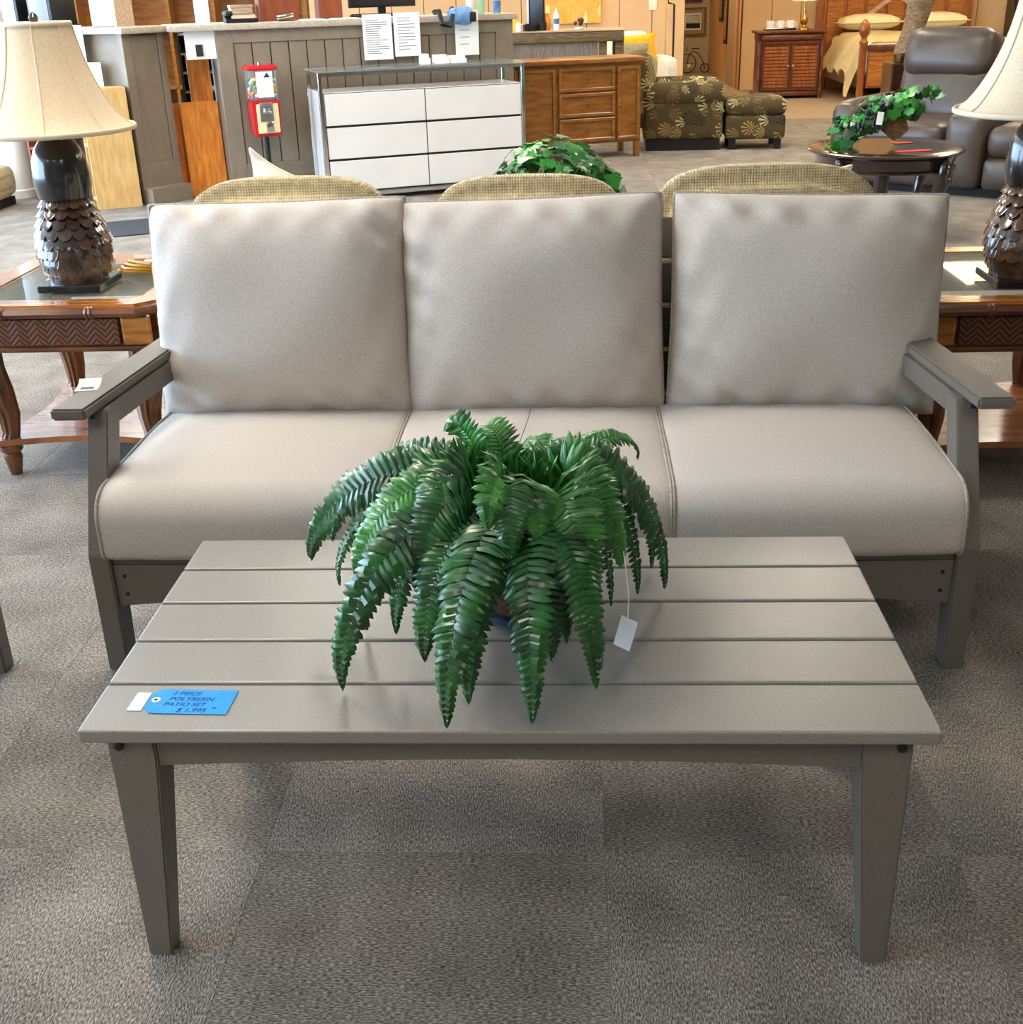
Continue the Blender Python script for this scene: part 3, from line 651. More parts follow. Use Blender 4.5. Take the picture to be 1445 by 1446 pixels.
def pineapple_lamp(label, x, y):
    t = thing('table_lamp', label, 'lamp', (x, y, .5765), 0, 'pineapple lamps')
    obj('plinth', box(BM(), -.1, .1, -.1, .1, 0, .022, .003, 1), 'marble_black', t)
    def rad(z):
        s = (z-.022)/(.275-.022); return .074+.040*math.sin(PI*min(1, max(0, s))**.85) - .012*s
    obj('pineapple_core', lathe(BM(), [(rad(.022+.253*i/12)-.006, .022+.253*i/12) for i in range(13)], 28), 'scale_brown', t, True)
    # one scale, shared: rounded shield hanging over the next row
    b = BM(); rows = [(0, .014, 0), (.014, .0205, .003), (.028, .0205, .0068), (.038, .0155, .009), (.044, .006, .0098)]
    vs = []
    for dz, hw_, o_ in rows: vs.append([b.verts.new((k*hw_, -o_-(.003 if k == 0 else 0), -dz)) for k in (-1, -.5, 0, .5, 1)])
    for a, c in zip(vs, vs[1:]):
        for k in range(4): b.faces.new((a[k], a[k+1], c[k+1], c[k]))
    me = None
    for r in range(9):
        z = .288-r*.0288; zz = z-.02; q = rad(z)-.004; n = max(14, int(2*PI*q/.034))
        for k in range(n):
            a = 2*PI*(k+.5*(r % 2))/n+r*.13
            if me is None: o = obj('scale', b, 'scale_shell', t, 'all'); me = o.data
            else: o = obj('scale', me, None, t)
            sl_ = (rad(zz-.01)-rad(zz+.01))/.02
            o.location = (q*math.cos(a), q*math.sin(a), z); o.rotation_euler = (math.atan(-sl_)*(.72 if sl_ < 0 else 1)-.04, 0, a+PI/2)
    obj('vase', lathe(BM(), [(.06, .27), (.078, .278), (.084, .31), (.085, .345), (.08, .39), (.068, .425), (.05, .447), (.047, .45), (.02, .452)], 32), 'black_lacquer', t, True)
    obj('neck', lathe(BM(), [(.014, .45), (.014, .50), (.009, .505), (.009, .74)], 14), 'black_lacquer', t, True)
    prof = []
    for i in range(15):
        s = i/14; prof.append((.24-(.24-.1)*(s**.62) + .012*math.sin(PI*s)*-1, .475+.30*s))
    b = BM(); seg = 64
    for off, fl_ in ((0, False), (-.003, True)):
        rings = [[b.verts.new(((r+off)*math.cos(2*PI*k/seg), (r+off)*math.sin(2*PI*k/seg), z)) for k in range(seg)] for r, z in prof]
        for a, c in zip(rings, rings[1:]):
            for k in range(seg): f = (a[k], a[(k+1) % seg], c[(k+1) % seg], c[k]); b.faces.new(f[::-1] if fl_ else f)
    sh = obj('shade', b, 'shade_cloth', t, 'all')
    for k in range(8):
        a = 2*PI*(k+.35)/8; obj('rib', tube(BM(), [((r+.001)*math.cos(a), (r+.001)*math.sin(a), z) for r, z in prof], .0032, 6), 'shade_trim', sh, True)
    for r, z in ((.24, .478), (.1, .772)): obj('trim_band', lathe(BM(), [(r+.001, z-.008), (r+.0045, z-.004), (r+.0045, z+.004), (r+.001, z+.008), (r-.003, z+.006), (r-.003, z-.006)], 64), 'shade_trim', sh, 'all')
    obj('harp', tube(BM(), [(0, 0, .50), (.06, 0, .56), (.065, 0, .68), (0, 0, .775)], .003, 6), 'brass', t, True)
    obj('spider', tube(BM(), [(-.098, 0, .77), (0, 0, .776), (.098, 0, .77)], .0025, 6), 'brass', t, True)
    obj('finial', lathe(BM(), [(.006, .772), (.012, .782), (.014, .792), (.008, .802), (.003, .806)], 14), 'black_lacquer', t, True)
    return t
pineapple_lamp('pineapple-scale table lamp with tan bell shade beside the yellow cord', -1.46, 2.285)
pineapple_lamp('pineapple-scale table lamp with pale bell shade beside the leather sofa', 1.425, 2.13)
cd = thing('yellow_cord', 'coiled yellow lamp cord lying on the end table glass', 'cord', (*PZ(188, 384, .5765).to_2d(), .5775))
for k in range(4):
    pts = [(.08*math.cos(a*.7+k)*(1-.12*k)+.03, .035*math.sin(a*.7+k*.5), .006+k*.008) for a in range(9)]
    obj('loop', tube(BM(), pts, .0045, 6), 'yellow_cord', cd, True)
obj('lead', tube(BM(), bez([(-.16, -.09, .0), (-.08, -.05, .0), (0, -.01, .012), (.09, .02, .02)], 8), .0042, 6), 'yellow_cord', cd, True)
obj('paper_label', box(BM(), -.03, .03, -.0005, .0005, 0, .045), 'paper_pink', cd, rot=(R(-50), 0, R(10)), loc=(-.05, .07, .012))
obj('plug_card', box(BM(), -.03, .05, -.01, .02, 0, .006), 'paper', cd, loc=(.04, .09, .012))

# ------------------------------------------------------------------ leaves: ivy and the grape arrangement
def leaf_mesh(kind, m):
    b = BM()
    if kind == 0: out = [(0, 0), (.55, -.12), (.5, .3), (.95, .45), (.5, .68), (.36, 1.0), (0, 1.3)]
    else: out = [(0, 0), (.5, -.25), (.62, .1), (1.0, .2), (.78, .5), (.8, .85), (.42, .85), (0, 1.15)]
    z = lambda x, y: -.18*abs(x)**1.4-.14*max(0, y-.4)**2+.0
    c = [b.verts.new((0, y, z(0, y)-.05)) for y in (0, .4, .8, out[-1][1])]
    for s in (-1, 1):
        vs = [c[0]]+[b.verts.new((s*x, y, z(x, y))) for x, y in out[1:-1]]+[c[3]]
        n = len(vs); h = n//2
        for i in range(n-1):
            cc = c[1] if i < h else c[2]
            try: b.faces.new((cc, vs[i], vs[i+1]))
            except ValueError: pass
        b.faces.new((c[1], vs[h], c[2]))
    bmesh.ops.recalc_face_normals(b, faces=b.faces)
    o = obj('tmp_leaf', b, m, None, True); me = o.data; bpy.data.objects.remove(o); return me
LV = [leaf_mesh(0, 'ivy_green'), leaf_mesh(0, 'ivy_dark'), leaf_mesh(1, 'ivy_dark'), leaf_mesh(1, 'ivy_green')]
def leafball(parent, n, fn, size, kinds, seed):
    rnd = random.Random(seed)
    for k in range(n):
        p, nrm = fn(rnd); o = obj('leaf', LV[rnd.choice(kinds)], None, parent)
        q = (nrm+Vector((rnd.uniform(-.5, .5), rnd.uniform(-.5, .5), rnd.uniform(-.2, .5)))).normalized()
        dn = Vector((rnd.uniform(-.6, .6), rnd.uniform(-.6, .6), -1)); y = (dn-q*dn.dot(q)).normalized(); x = y.cross(q)
        s = size*rnd.uniform(.7, 1.15); mt = Matrix((x*s, y*s, q*s)).transposed().to_4x4(); mt.translation = p; o.matrix_local = mt
iv = thing('potted_ivy', 'bright green artificial ivy bush behind the tweed sofa', 'plant', (.045, 3.3, .45))
obj('basket', lathe(BM(), [(.09, 0), (.12, .12), (.125, .16), (.11, .16)], 24, flute=.015, nfl=14), 'basket', iv, True)
def ivyfn(r):
    a = r.uniform(0, 2*PI); e = math.asin(r.uniform(-.25, 1)); d = Vector((math.cos(a)*math.cos(e), math.sin(a)*math.cos(e), math.sin(e)))
    q = r.uniform(.75, 1.04); return Vector((d.x*.262*q, d.y*.18*q, .225+d.z*.21*q)), d
leafball(iv, 230, ivyfn, .047, (0, 0, 1), 3)
for k in range(7):
    a = k*.9; obj('vine', tube(BM(), bez([(0, 0, .14), (.08*math.cos(a), .08*math.sin(a), .38), (.2*math.cos(a), .15*math.sin(a), .42), (.24*math.cos(a), .17*math.sin(a), .22)], 8), .003, 5), 'vine', iv, True)
obj('paper_label', box(BM(), -.02, .02, -.0005, .0005, 0, .05), 'paper', iv, loc=(-.19, -.19, .22), rot=(R(-15), R(10), 0))
cf = thing('sofa_table', 'low dark wood table under the green ivy bush', 'table', (.045, 3.3, 0))
obj('table_top', box(BM(), -.55, .55, -.3, .3, .42, .45, .006, 2), 'wood_dark', cf, True)
for sx in (-1, 1):
    for sy in (-1, 1): obj('leg', box(BM(), sx*.5-.03, sx*.5+.03, sy*.25-.03, sy*.25+.03, 0, .42, .004, 1), 'wood_dark', cf)

# round cocktail table with the grape arrangement
RC = Vector((1.955, 5.9, 0)); H2 = .5
rt = thing('cocktail_table', 'round dark carved cocktail table with glass inset in front of the leather sofa', 'table', RC)
b = lathe(BM(), [(.33, .47), (.42, .47), (.445, .485), (.447, .495), (.435, .5), (.33, .5)], 48, sy=1.12); obj('table_top', b, 'wood_dark', rt, True)
obj('glass_inset', lathe(BM(), [(.332, .488), (.332, .497)], 48, sy=1.12), 'glass_top', rt)
obj('glass_bed', lathe(BM(), [(.325, .47), (.325, .478)], 48, sy=1.12), 'marble_black', rt)
obj('apron', lathe(BM(), [(.37, .385), (.39, .39), (.395, .40), (.385, .41), (.40, .46), (.41, .47), (.36, .47)], 48, sy=1.12), 'wood_dark', rt, True)
for k in range(4):
    a = R(-52+90*k); ux, uy = math.cos(a), math.sin(a)*1.12
    prof = [(.40, .40, .035), (.41, .44, .03), (.42, .36, .04), (.40, .27, .034), (.36, .19, .022), (.345, .15, .018)]
    pts = [(ux*r, uy*r, z) for r, z, w in [(.395, .46, .03), (.405, .41, .045), (.40, .34, .042), (.375, .26, .032), (.352, .19, .022), (.35, .155, .018)]]
    l = obj('leg', tube(BM(), pts, [.03, .045, .042, .032, .022, .018], 12), 'wood_dark', rt, True)
    obj('carved_scroll', box(box(box(BM(), -.022, .022, -.012, .012, -.05, .05, .005, 2), -.03, .03, -.02, .005, .02, .05, .005, 2), -.015, .015, -.02, .005, -.045, -.02, .005, 2), 'wood_dark', l, True, (ux*.44, uy*.44, .39), (0, 0, a+PI/2))
    obj('turned_foot', lathe(BM(), [(.015, 0), (.03, .01), (.022, .025), (.045, .05), (.04, .075), (.022, .085), (.05, .09), (.05, .115), (.022, .12), (.036, .145), (.02, .165)], 16), 'wood_dark', l, True, (ux*.35, uy*.35, 0))
obj('stretcher', box(box(BM(), -.35, .35, -.02, .02, .095, .112, mtx=Matrix.Rotation(R(-52), 4, 'Z')), -.35, .35, -.02, .02, .095, .112, mtx=Matrix.Rotation(R(38), 4, 'Z')), 'wood_dark', rt)
obj('center_column', lathe(BM(), [(.03, .1), (.05, .13), (.03, .16), (.038, .22), (.045, .30), (.035, .40), (.03, .44)], 16), 'wood_dark', rt, True)
ga = thing('grape_arrangement', 'artificial grape vine tumbling from a tipped basket on the cocktail table', 'plant', RC+Vector((-.03, .03, H2)))
obj('basket', lathe(BM(), [(.055, 0), (.075, .09), (.082, .13), (.07, .13)], 20, flute=.02, nfl=12), 'basket_light', ga, True, (.12, 0, .062), (0, R(-38), 0))
def grfn(r):
    t = r.random(); c = Vector((.17-.42*t, -.03, .24-.20*t+.06*math.sin(PI*t))); d = Vector((r.gauss(0, 1), r.gauss(0, 1), r.gauss(0, 1))).normalized()
    q = c+Vector((d.x*.10, d.y*.09, d.z*.09)); q.z = max(q.z, .03); return q, d
leafball(ga, 150, grfn, .048, (2, 2, 3), 11)
leafball(ga, 12, lambda r: (Vector((.22+.1*r.random(), -.02, .28+.05*r.random())), Vector((0, -1, .3))), .035, (2, 3), 5)
for cx, cz in ((-.1, .2), (-.03, .23), (-.16, .12), (-.07, .15)):
    b = BM()
    for k in range(16): sphere(b, (cx+random.gauss(0, .022), -.12+random.gauss(0, .015), cz+random.gauss(0, .022)), .012, 1)
    obj('grape_bunch', b, 'grape', ga, 'all')
obj('paper_label', box(BM(), -.018, .018, -.0005, .0005, -.035, .035), 'paper', ga, loc=(-.05, -.17, .17), rot=(R(-8), R(8), 0))
for x, y, w in ((.10, -.25, .10), (.13, .12, .06)):
    tag(obj('red_tag', box(BM(), -w, w, -.03, .03, 0, .0015), 'paper_red', None, False, RC+Vector((x, y, H2+.001)), (0, 0, .2)), 'red sale tag lying flat on the round cocktail table', 'tag', 'red tags on the cocktail table')

# ------------------------------------------------------------------ service counters
CA = R(22)
def boards_face(parent, x0, x1, y, z0, z1, bw, m='taupe_paint', frame=True):
    """recessed board panel in a rail and stile frame, on the plane y of the parent, each board its own piece"""
    obj('groove_backing', box(BM(), x0, x1, y+.012, y+.02, z0, z1), 'groove', parent)
    n = max(1, round((x1-x0)/bw)); st = (x1-x0)/n; me = None
    for i in range(n):
        if me is None: o = obj('board', box(BM(), .004, st-.004, 0, .014, z0, z1, .002, 1), m, parent); me = o.data
        else: o = obj('board', me, None, parent)
        o.location = (x0+i*st, y, 0)
CZ = 1.235
mc = thing('service_counter', 'long taupe board-panelled service counter with posted notices', 'counter', (-2.47, 7.765, 0), CA)
CW = 2.30
obj('carcass', box(BM(), 0, CW, .03, .5, .0, CZ-.04), 'taupe_paint', mc)
boards_face(mc, .12, CW-.14, .012, .24, 1.10, .135)
for x0, x1 in ((0, .12), (CW-.14, CW)): obj('stile', box(BM(), x0, x1, 0, .03, .0, CZ-.04, .003, 1), 'taupe_paint', mc)
obj('rail', box(BM(), .12, CW-.14, 0, .03, 1.10, CZ-.04, .003, 1), 'taupe_paint', mc); obj('rail', box(BM(), .12, CW-.14, 0, .03, 0, .24, .003, 1), 'taupe_paint', mc)
obj('worktop', box(BM(), -.33, CW+.03, -.045, .66, CZ-.045, CZ, .008, 2), 'laminate', mc, True)
obj('end_board', box(BM(), -.22, -.005, .02, .04, 1.0, CZ-.045), 'white_paint', mc); obj('outlet_plate', box(BM(), -.15, -.10, .012, .02, 1.02, 1.1), 'groove', mc)
def local(o, x, y, z): return Matrix.Translation(o.location) @ Matrix.Rotation(o.rotation_euler[2], 4, 'Z') @ Vector((x, y, z))
def notice(label, x, zt_, w, h, lines, yy=-.052, par=mc, m='paper', wide=.8):
    p = local(par, x, yy, 0); t = thing('paper_notice', label, 'notice', (p.x, p.y, zt_-h), par.rotation_euler[2], 'notices on the counters')
    obj('sheet', box(BM(), 0, w, -.0008, .0008, 0, h), m, t); b = BM(); r = random.Random(int(x*100))
    for i in range(lines):
        z = h*(.88-.78*i/lines); q = w*wide*r.uniform(.5, 1); box(b, w*(1-wide)/2, w*(1-wide)/2+q, -.0016, -.0009, z-.004, z)
    obj('print', b, 'ink', t)
notice('white notice of printed paragraphs taped to the service counter', 1.085, 1.262, .225, .32, 16)
notice('white printed list notice beside the paragraphs on the service counter', 1.325, 1.268, .205, .31, 11, wide=.7)
notice('white notice with a few bold lines under the blue bag', 1.81, 1.27, .19, .325, 5, wide=.6)
lc = thing('corner_counter', 'taupe board-panelled corner counter beside the pale bookcase', 'counter', (-3.08, 7.52, 0), R(55))
obj('carcass', box(BM(), 0.01, .33, .03, .034, .0, CZ-.04), 'taupe_paint', lc)
boards_face(lc, .07, .31, .012, .30, CZ-.06, .18)
for x0, x1 in ((0, .07), (.31, .36)): obj('stile', box(BM(), x0, x1, 0, .03, .28, CZ-.04, .003, 1), 'taupe_paint', lc)
obj('kick_step', box(BM(), 0.0, .36, -.10, .03, 0, .12, .004, 1), 'taupe_paint', lc); obj('kick_rail', box(BM(), 0, .36, .0, .03, .12, .30), 'taupe_paint', lc)
obj('worktop', box(BM(), -.03, .38, -.05, .028, CZ-.045, CZ, .006, 2), 'laminate', lc, True)
lw_ = thing('window_counter', 'taupe counter running toward the windows with sheets pinned along its edge', 'counter', (-3.10, 7.60, 0), R(152))
obj('carcass', box(BM(), .02, 3.4, -.34, -.03, 0, CZ-.04), 'taupe_paint', lw_); obj('worktop', box(BM(), -.02, 3.45, -.36, .04, CZ-.045, CZ, .008, 2), 'laminate', lw_, True)
obj('end_post', box(BM(), -.02, .07, -.05, .0, 0, CZ-.045), 'taupe_paint', lw_)
def wnotice(label, x, zt_, w, h, m, lines):
    p = local(lw_, x, .045, 0); t = thing('paper_notice', label, 'notice', (p.x, p.y, zt_-h), R(152+180), 'notices on the counters')
    obj('sheet', box(BM(), -w, 0, -.0008, .0008, 0, h), m, t)
    if lines:
        b = BM()
        for i in range(lines): box(b, -w*.8, -w*.2, -.0016, -.0009, h*(.88-.7*i/lines)-.005, h*(.88-.7*i/lines))
        obj('print', b, 'ink', t)
wnotice('white sheet of bold lines hanging from the window counter edge', .36, 1.255, .22, .33, 'paper', 8)
wnotice('white sheet with a small heading next to the bold sheet on the window counter', .66, 1.255, .24, .33, 'paper', 3)
wnotice('yellow paper sheet pinned low on the window counter', .22, 1.0, .17, .34, 'paper_yellow', 0)
cb = thing('pigeonhole_shelf', 'dark open cubby shelf filled with papers between the two counters', 'shelf', (-3.15, 9.0, 0), R(14))
obj('back', box(BM(), 0, .75, .3, .32, 0, 1.2), 'dark_shelf', cb)
for x in (0, .73): obj('side', box(BM(), x, x+.02, 0, .3, 0, 1.2), 'dark_shelf', cb)
for k in range(8): obj('shelf_board', box(BM(), .02, .73, 0, .3, .08+k*.15, .092+k*.15), 'taupe_paint', cb)
for k, (z, x) in enumerate(((1.145, .2), (.995, .28), (.695, .18), (.545, .12), (.395, .2))):
    p = local(cb, x, .02, z); tag(obj('paper_stack', box(box(BM(), 0, .2, 0, .24, 0, .012), .01, .19, .01, .22, .012, .03), 'paper' if k > 1 else 'paper_yellow', None, False, p, (0, 0, R(14))), 'small stack of papers in the dark cubby shelf', 'paper', 'papers in the cubby shelf')
hb = thing('wall_pigeonholes', 'honey wood pigeonhole unit standing behind the counters', 'shelf', (-4.6, 10.6, 0), R(8))
obj('back', box(BM(), 0, 2.2, .3, .32, 0, 1.9), 'wood_console', hb)
for k in range(6): obj('divider', box(BM(), k*.43, k*.43+.03, 0, .3, 0, 1.9), 'wood_console', hb)
for k in range(4): obj('shelf_board', box(BM(), 0, 2.18, 0, .3, .05+k*.55, .08+k*.55), 'wood_console', hb)

# things on the counters
def on(cn, x, y, bm, name, label, cat, m, rz=0, smooth=True, grp=None):
    p = local(cn, x, y, CZ+.0005); return tag(obj(name, bm, m, None, smooth, p, (0, 0, cn.rotation_euler[2]+rz)), label, cat, grp)
bh = on(mc, -.07, .10, box(box(box(BM(), -.05, .05, -.03, -.026, 0, .2), -.05, .05, -.005, 0, 0, .22), -.05, .05, -.04, .03, 0, .006), 'brochure_holder', 'white brochure holder at the open end of the service counter', 'holder', 'paper', .2, False)
ph = thing('desk_phone', 'black desk telephone on the service counter', 'phone', local(mc, .22, .09, CZ), CA)
obj('body', prism(BM(), [(-.09, 0), (.09, 0), (.09, .06), (-.09, .03)], 'x', -.13, .10), 'black_plastic', ph); obj('handset', puff(BM(), -.135, -.075, -.1, .1, .045, .085, .018, n=4), 'black_plastic', ph, 'all')
st = thing('stapler', 'black and chrome stapler on the service counter', 'stapler', local(mc, .53, .05, CZ), CA+.4)
obj('base', box(BM(), -.07, .07, -.018, .018, 0, .012, .003, 1), 'black_plastic', st); obj('arm', box(BM(), -.065, .07, -.015, .015, .018, .05, .008, 2, Matrix.Rotation(-.12, 4, 'Y')), 'chrome', st, True)
for x, y, w, d, h, m, lb in ((.52, .33, .30, .2, .2, 'wood_rust', 'rust brown wooden box behind the stapler'), (.25, .38, .16, .15, .1, 'wood_top', 'tan cardboard box behind the desk telephone'), (.92, .36, .18, .18, .16, 'wood_rust', 'small brown carton behind the posted notices')):
    t = thing('box', lb, 'box', local(mc, x, y, CZ), CA); obj('carton', box(BM(), -w/2, w/2, -d/2, d/2, 0, h, .003, 1), m, t); obj('lid', box(BM(), -w/2-.004, w/2+.004, -d/2-.004, d/2+.004, h, h+.02, .002, 1), m, t)
for k, (x, w) in enumerate(((.74, .18), (.99, .2), (1.26, .18), (1.5, .16))):
    on(mc, x, .10, box(box(BM(), -w/2, w/2, -.09, .1, 0, .004), -w/2+.01, w/2-.02, -.08, .09, .004, .007), 'loose_papers', 'loose white papers lying on the service counter', 'paper', 'paper', .1*k, False, 'papers on the service counter')
kb = thing('keyboard', 'black computer keyboard on the service counter', 'keyboard', local(mc, 1.28, .275, CZ), CA)
obj('body', box(BM(), -.2, .2, -.07, .07, 0, .022, .005, 2), 'black_plastic', kb, True); obj('keys', box(box(box(BM(), -.19, .19, -.06, -.03, .022, .028), -.19, .19, -.02, .01, .022, .028), -.19, .19, .02, .05, .022, .028), 'iron', kb)
mo = thing('monitor', 'black computer monitor standing behind the keyboard', 'monitor', local(mc, 1.36, .43, CZ), CA)
obj('stand', box(box(BM(), -.1, .1, -.07, .07, 0, .015, .004, 1), -.03, .03, -.01, .02, .015, .15), 'black_plastic', mo); obj('screen', box(BM(), -.27, .27, -.03, .0, .07, .42, .006, 2), 'black_plastic', mo, True)
hd = thing('headset_bag', 'blue and black bag with a strap hanging over the service counter edge', 'bag', local(mc, 1.80, -.115, CZ), CA)
obj('pouch', puff(BM(), -.05, .13, -.04, .04, -.06, .05, .03, (.01, .01, .01), 5, wr=.006), 'blue_bag', hd, 'all'); obj('strap', tube(BM(), [(-.12, .16, .025), (-.12, .03, .03), (-.12, -.04, -.06), (-.06, -.045, -.07), (-.03, -.03, .0), (-.02, .03, .05)], .02, 8), 'black_plastic', hd, True); obj('buckle', box(BM(), .10, .15, -.05, .03, -.05, .02, .006, 2), 'black_plastic', hd, True)
for k, (x, m, h, lb) in enumerate(((1.98, 'plastic_clear', .13, 'clear plastic tumbler beside the blue bag'), (2.07, 'green_bits', .10, 'pale green cup beside the blue bag'), (2.2, 'blue_bag', .09, 'blue cup at the closed end of the service counter'))):
    on(mc, x, .08, lathe(BM(), [(.028, 0), (.034, h), (.03, h), (.026, .01)], 16), 'cup', lb, 'cup', m)
for k, (x, w, h) in enumerate(((1.0, .26, .3), (1.4, .3, .26), (1.85, .22, .3))):
    p = local(lw_, x, -.25, CZ); t = thing('display_case', ['tall dark display case on the window counter, next to the beige box', 'wide low dark display case between two taller ones on the window counter', 'narrow dark display case on the window counter, farthest from the beige box'][k], 'case', p, R(-28), 'display cases on the window counter')
    obj('frame', box(BM(), -w/2, w/2, -.12, .12, 0, h, .008, 2), 'black_plastic', t, True); obj('front_glass', box(BM(), -w/2+.03, w/2-.03, -.123, -.121, .04, h-.04), 'steel', t); obj('base', box(BM(), -w/2-.01, w/2+.01, -.13, .13, 0, .02, .003, 1), 'black_plastic', t)
t = thing('ballot_box', 'beige speckled box at the corner of the two counters', 'box', local(lw_, .30, -.2, CZ), R(-20)); obj('carton', box(BM(), -.11, .09, -.1, .1, 0, .26, .004, 1), 'laminate', t); obj('edge_strip', box(BM(), .09, .12, -.1, .1, 0, .26), 'wood_top', t)

# ------------------------------------------------------------------ window side: column, bookcases, gumball machine
co = tag(obj('column', lathe(BM(), [(.13, 0), (.13, .06), (.115, .07), (.115, 3.1), (.14, 3.12), (.14, 3.2)], 28), 'white_paint', None, True, (-4.28, 8.06, 0)), 'white round column near the window counter', 'column')
def bookcase(name, label, loc, rz, w, d, h, nsh, m, grp=None):
    t = thing(name, label, 'bookcase', loc, rz, grp)
    for x in (0, w-.02): obj('side_panel', box(BM(), x, x+.02, 0, d, 0, h, .002, 1), m, t)
    obj('back_panel', box(BM(), .02, w-.02, d-.008, d, 0, h), m, t)
    for k in range(nsh): obj('shelf_board', box(BM(), .02, w-.02, .004, d-.008, .06+(h-.08)*k/(nsh-1), .08+(h-.08)*k/(nsh-1)), m, t)
    return t
bookcase('bookcase', 'pale blond wood bookcase seen from its side by the corner counter', (-3.473, 7.504, 0), R(-62), .22, .32, .84, 3, 'wood_pale')
bk = bookcase('bookcase', 'rust brown open bookcase beside the white column', (-4.066, 7.867, 0), R(-28), .37, .16, .72, 3, 'wood_rust')
ob_ = thing('bookshelf_pieces', 'orange stained open bookshelf leaning against the service counter', 'bookcase', (-2.93, 7.86, 0), R(24), rot=(R(-5), 0, R(24)))
obj('face_board', box(BM(), .10, .385, 0, .022, 0, .69, .002, 1), 'wood_orange', ob_); obj('side_board', box(BM(), -.01, .01, .0, .2, .0, .69, .002, 1), 'wood_orange', ob_); obj('back_board', box(BM(), .01, .385, .13, .15, 0, .69), 'wood_orange', ob_)
obj('shelf_board', box(BM(), .01, .10, -.02, .13, .045, .065, .002, 1), 'wood_orange', ob_); obj('upright_board', box(box(BM(), .20, .345, .06, .08, .55, 1.03, .002, 1), .345, .365, .03, .10, .55, 1.03, .002, 1), 'wood_orange', ob_); obj('edge_board', box(BM(), .10, .12, .022, .13, 0, .69), 'wood_orange', ob_)
gb = thing('gumball_machine', 'red gumball machine on a black pole stand beside the white dresser', 'machine', (-2.155, 7.695, 0), R(26))
obj('base', lathe(BM(), [(.16, 0), (.16, .015), (.05, .03), (.02, .05)], 24), 'black_plastic', gb, True); obj('pole', lathe(BM(), [(.017, .04), (.017, .46)], 14), 'iron', gb, True)
def taper(z0, z1, a, b_): 
    b = BM(); vs = [[b.verts.new((sx*q, sy*q, z)) for sx, sy in ((-1, -1), (1, -1), (1, 1), (-1, 1))] for z, q in ((z0, a), (z1, b_))]
    for k in range(4): b.faces.new((vs[0][k], vs[0][(k+1) % 4], vs[1][(k+1) % 4], vs[1][k]))
    b.faces.new(vs[0]); b.faces.new(vs[1]); bmesh.ops.recalc_face_normals(b, faces=b.faces); bmesh.ops.bevel(b, geom=b.edges[:], offset=.01, segments=2, affect='EDGES'); return b
bd = obj('body', taper(.46, .71, .095, .105), 'red_paint', gb, True)
obj('front_plate', box(BM(), -.075, .085, -.112, -.100, .485, .69, .004, 1), 'paper_yellow', bd); obj('coin_mechanism', lathe(box(BM(), -.05, .05, -.012, 0, -.06, .07, .006, 2), [(.028, .0), (.028, .03), (.012, .034)], 18), 'steel', bd, True, (-.005, -.112, .63)); obj('crank', box(BM(), -.03, .03, -.02, 0, -.008, .008, .004, 2), 'chrome', bd, True, (-.005, -.124, .63)); obj('chute_door', box(BM(), -.03, .03, -.02, 0, -.04, .03, .006, 2), 'chrome', bd, True, (.01, -.110, .535))
gl = obj('globe', box(BM(), -.1, .1, -.1, .1, .715, .92, .012, 2), 'glass_clear', gb, True)
rg = random.Random(4)
for c_ in range(6):
    b = BM()
    for k in range(42): sphere(b, (rg.uniform(-.085, .085), rg.choice((-.082, -.06, .0, .07)) if k % 2 else rg.uniform(-.085, .085), rg.uniform(.73, .86)), .0135, 1)
    g = obj('gumballs', b, 'gum%d' % c_, gl, 'all'); g['kind'] = 'stuff'
obj('lid', taper(.92, .955, .115, .105), 'red_paint', gb, True); obj('lock', lathe(BM(), [(.012, 0), (.012, .012), (.006, .016)], 12), 'chrome', gb, True, (0, 0, .955)); nt_ = obj('notice_card', box(BM(), -.055, .065, -.104, -.1015, .735, .91), 'paper', gb); obj('triangle_mark', prism(BM(), [(.0, .87), (.05, .87), (.025, .905)], 'y', -.1055, -.1045), 'ink_blue', nt_)
bm_ = tag(obj('door_mat', box(BM(), -.6, .6, -.3, .3, 0, .008, .003, 1), 'black_mat', None, False, (-2.45, 6.75, 0), (0, 0, R(25))), 'dark rubber mat on the carpet before the service counter', 'mat')
sh_ = thing('slipper_chair', 'tan upholstered stool with dark base near the column', 'stool', (-4.25, 7.45, 0)); obj('seat', puff(BM(), -.45, .12, -.3, .3, .06, .3, .08, (0, 0, .02), 6), 'tweed', sh_, 'all'); obj('base', box(BM(), -.42, .08, -.27, .27, 0, .06), 'dark_shelf', sh_)

# ------------------------------------------------------------------ white dresser with a chrome frame
DA = R(22.2); ds = thing('white_dresser', 'white gloss six-drawer dresser in a chrome frame with a glass shelf top', 'dresser', (-1.675, 7.40, 0), DA)
DW, DD = 1.56, .46
obj('body', box(BM(), .03, DW-.03, .024, DD, .06, .765, .002, 1), 'white_gloss', ds); obj('gap_shade_sheet', box(BM(), .034, DW-.034, .018, .024, .064, .76), 'groove', ds)  # dark sheet puts the shade between the drawers into colour
for r in range(3):
    for c_ in range(2):
        x0 = .035+c_*(DW-.06)/2; z0 = .068+r*.232
        obj('drawer', box(BM(), x0+.002, x0+(DW-.06)/2-.006, .0, .018, z0+.008, z0+.224, .003, 1), 'white_gloss', ds)
for x in (0, DW-.028):
    for y in (-.005, DD-.02): obj('post', box(BM(), x, x+.028, y, y+.028, 0, .90, .002, 1), 'chrome', ds)
for y in (-.005, DD-.02): obj('top_rail', box(BM(), .028, DW-.028, y, y+.028, .875, .90), 'chrome', ds); 
obj('bottom_rail', box(BM(), .028, DW-.028, -.005, .023, .035, .06), 'chrome', ds)
for x in (0, DW-.028): obj('side_rail', box(BM(), x, x+.028, .023, DD-.02, .875, .90), 'chrome', ds)
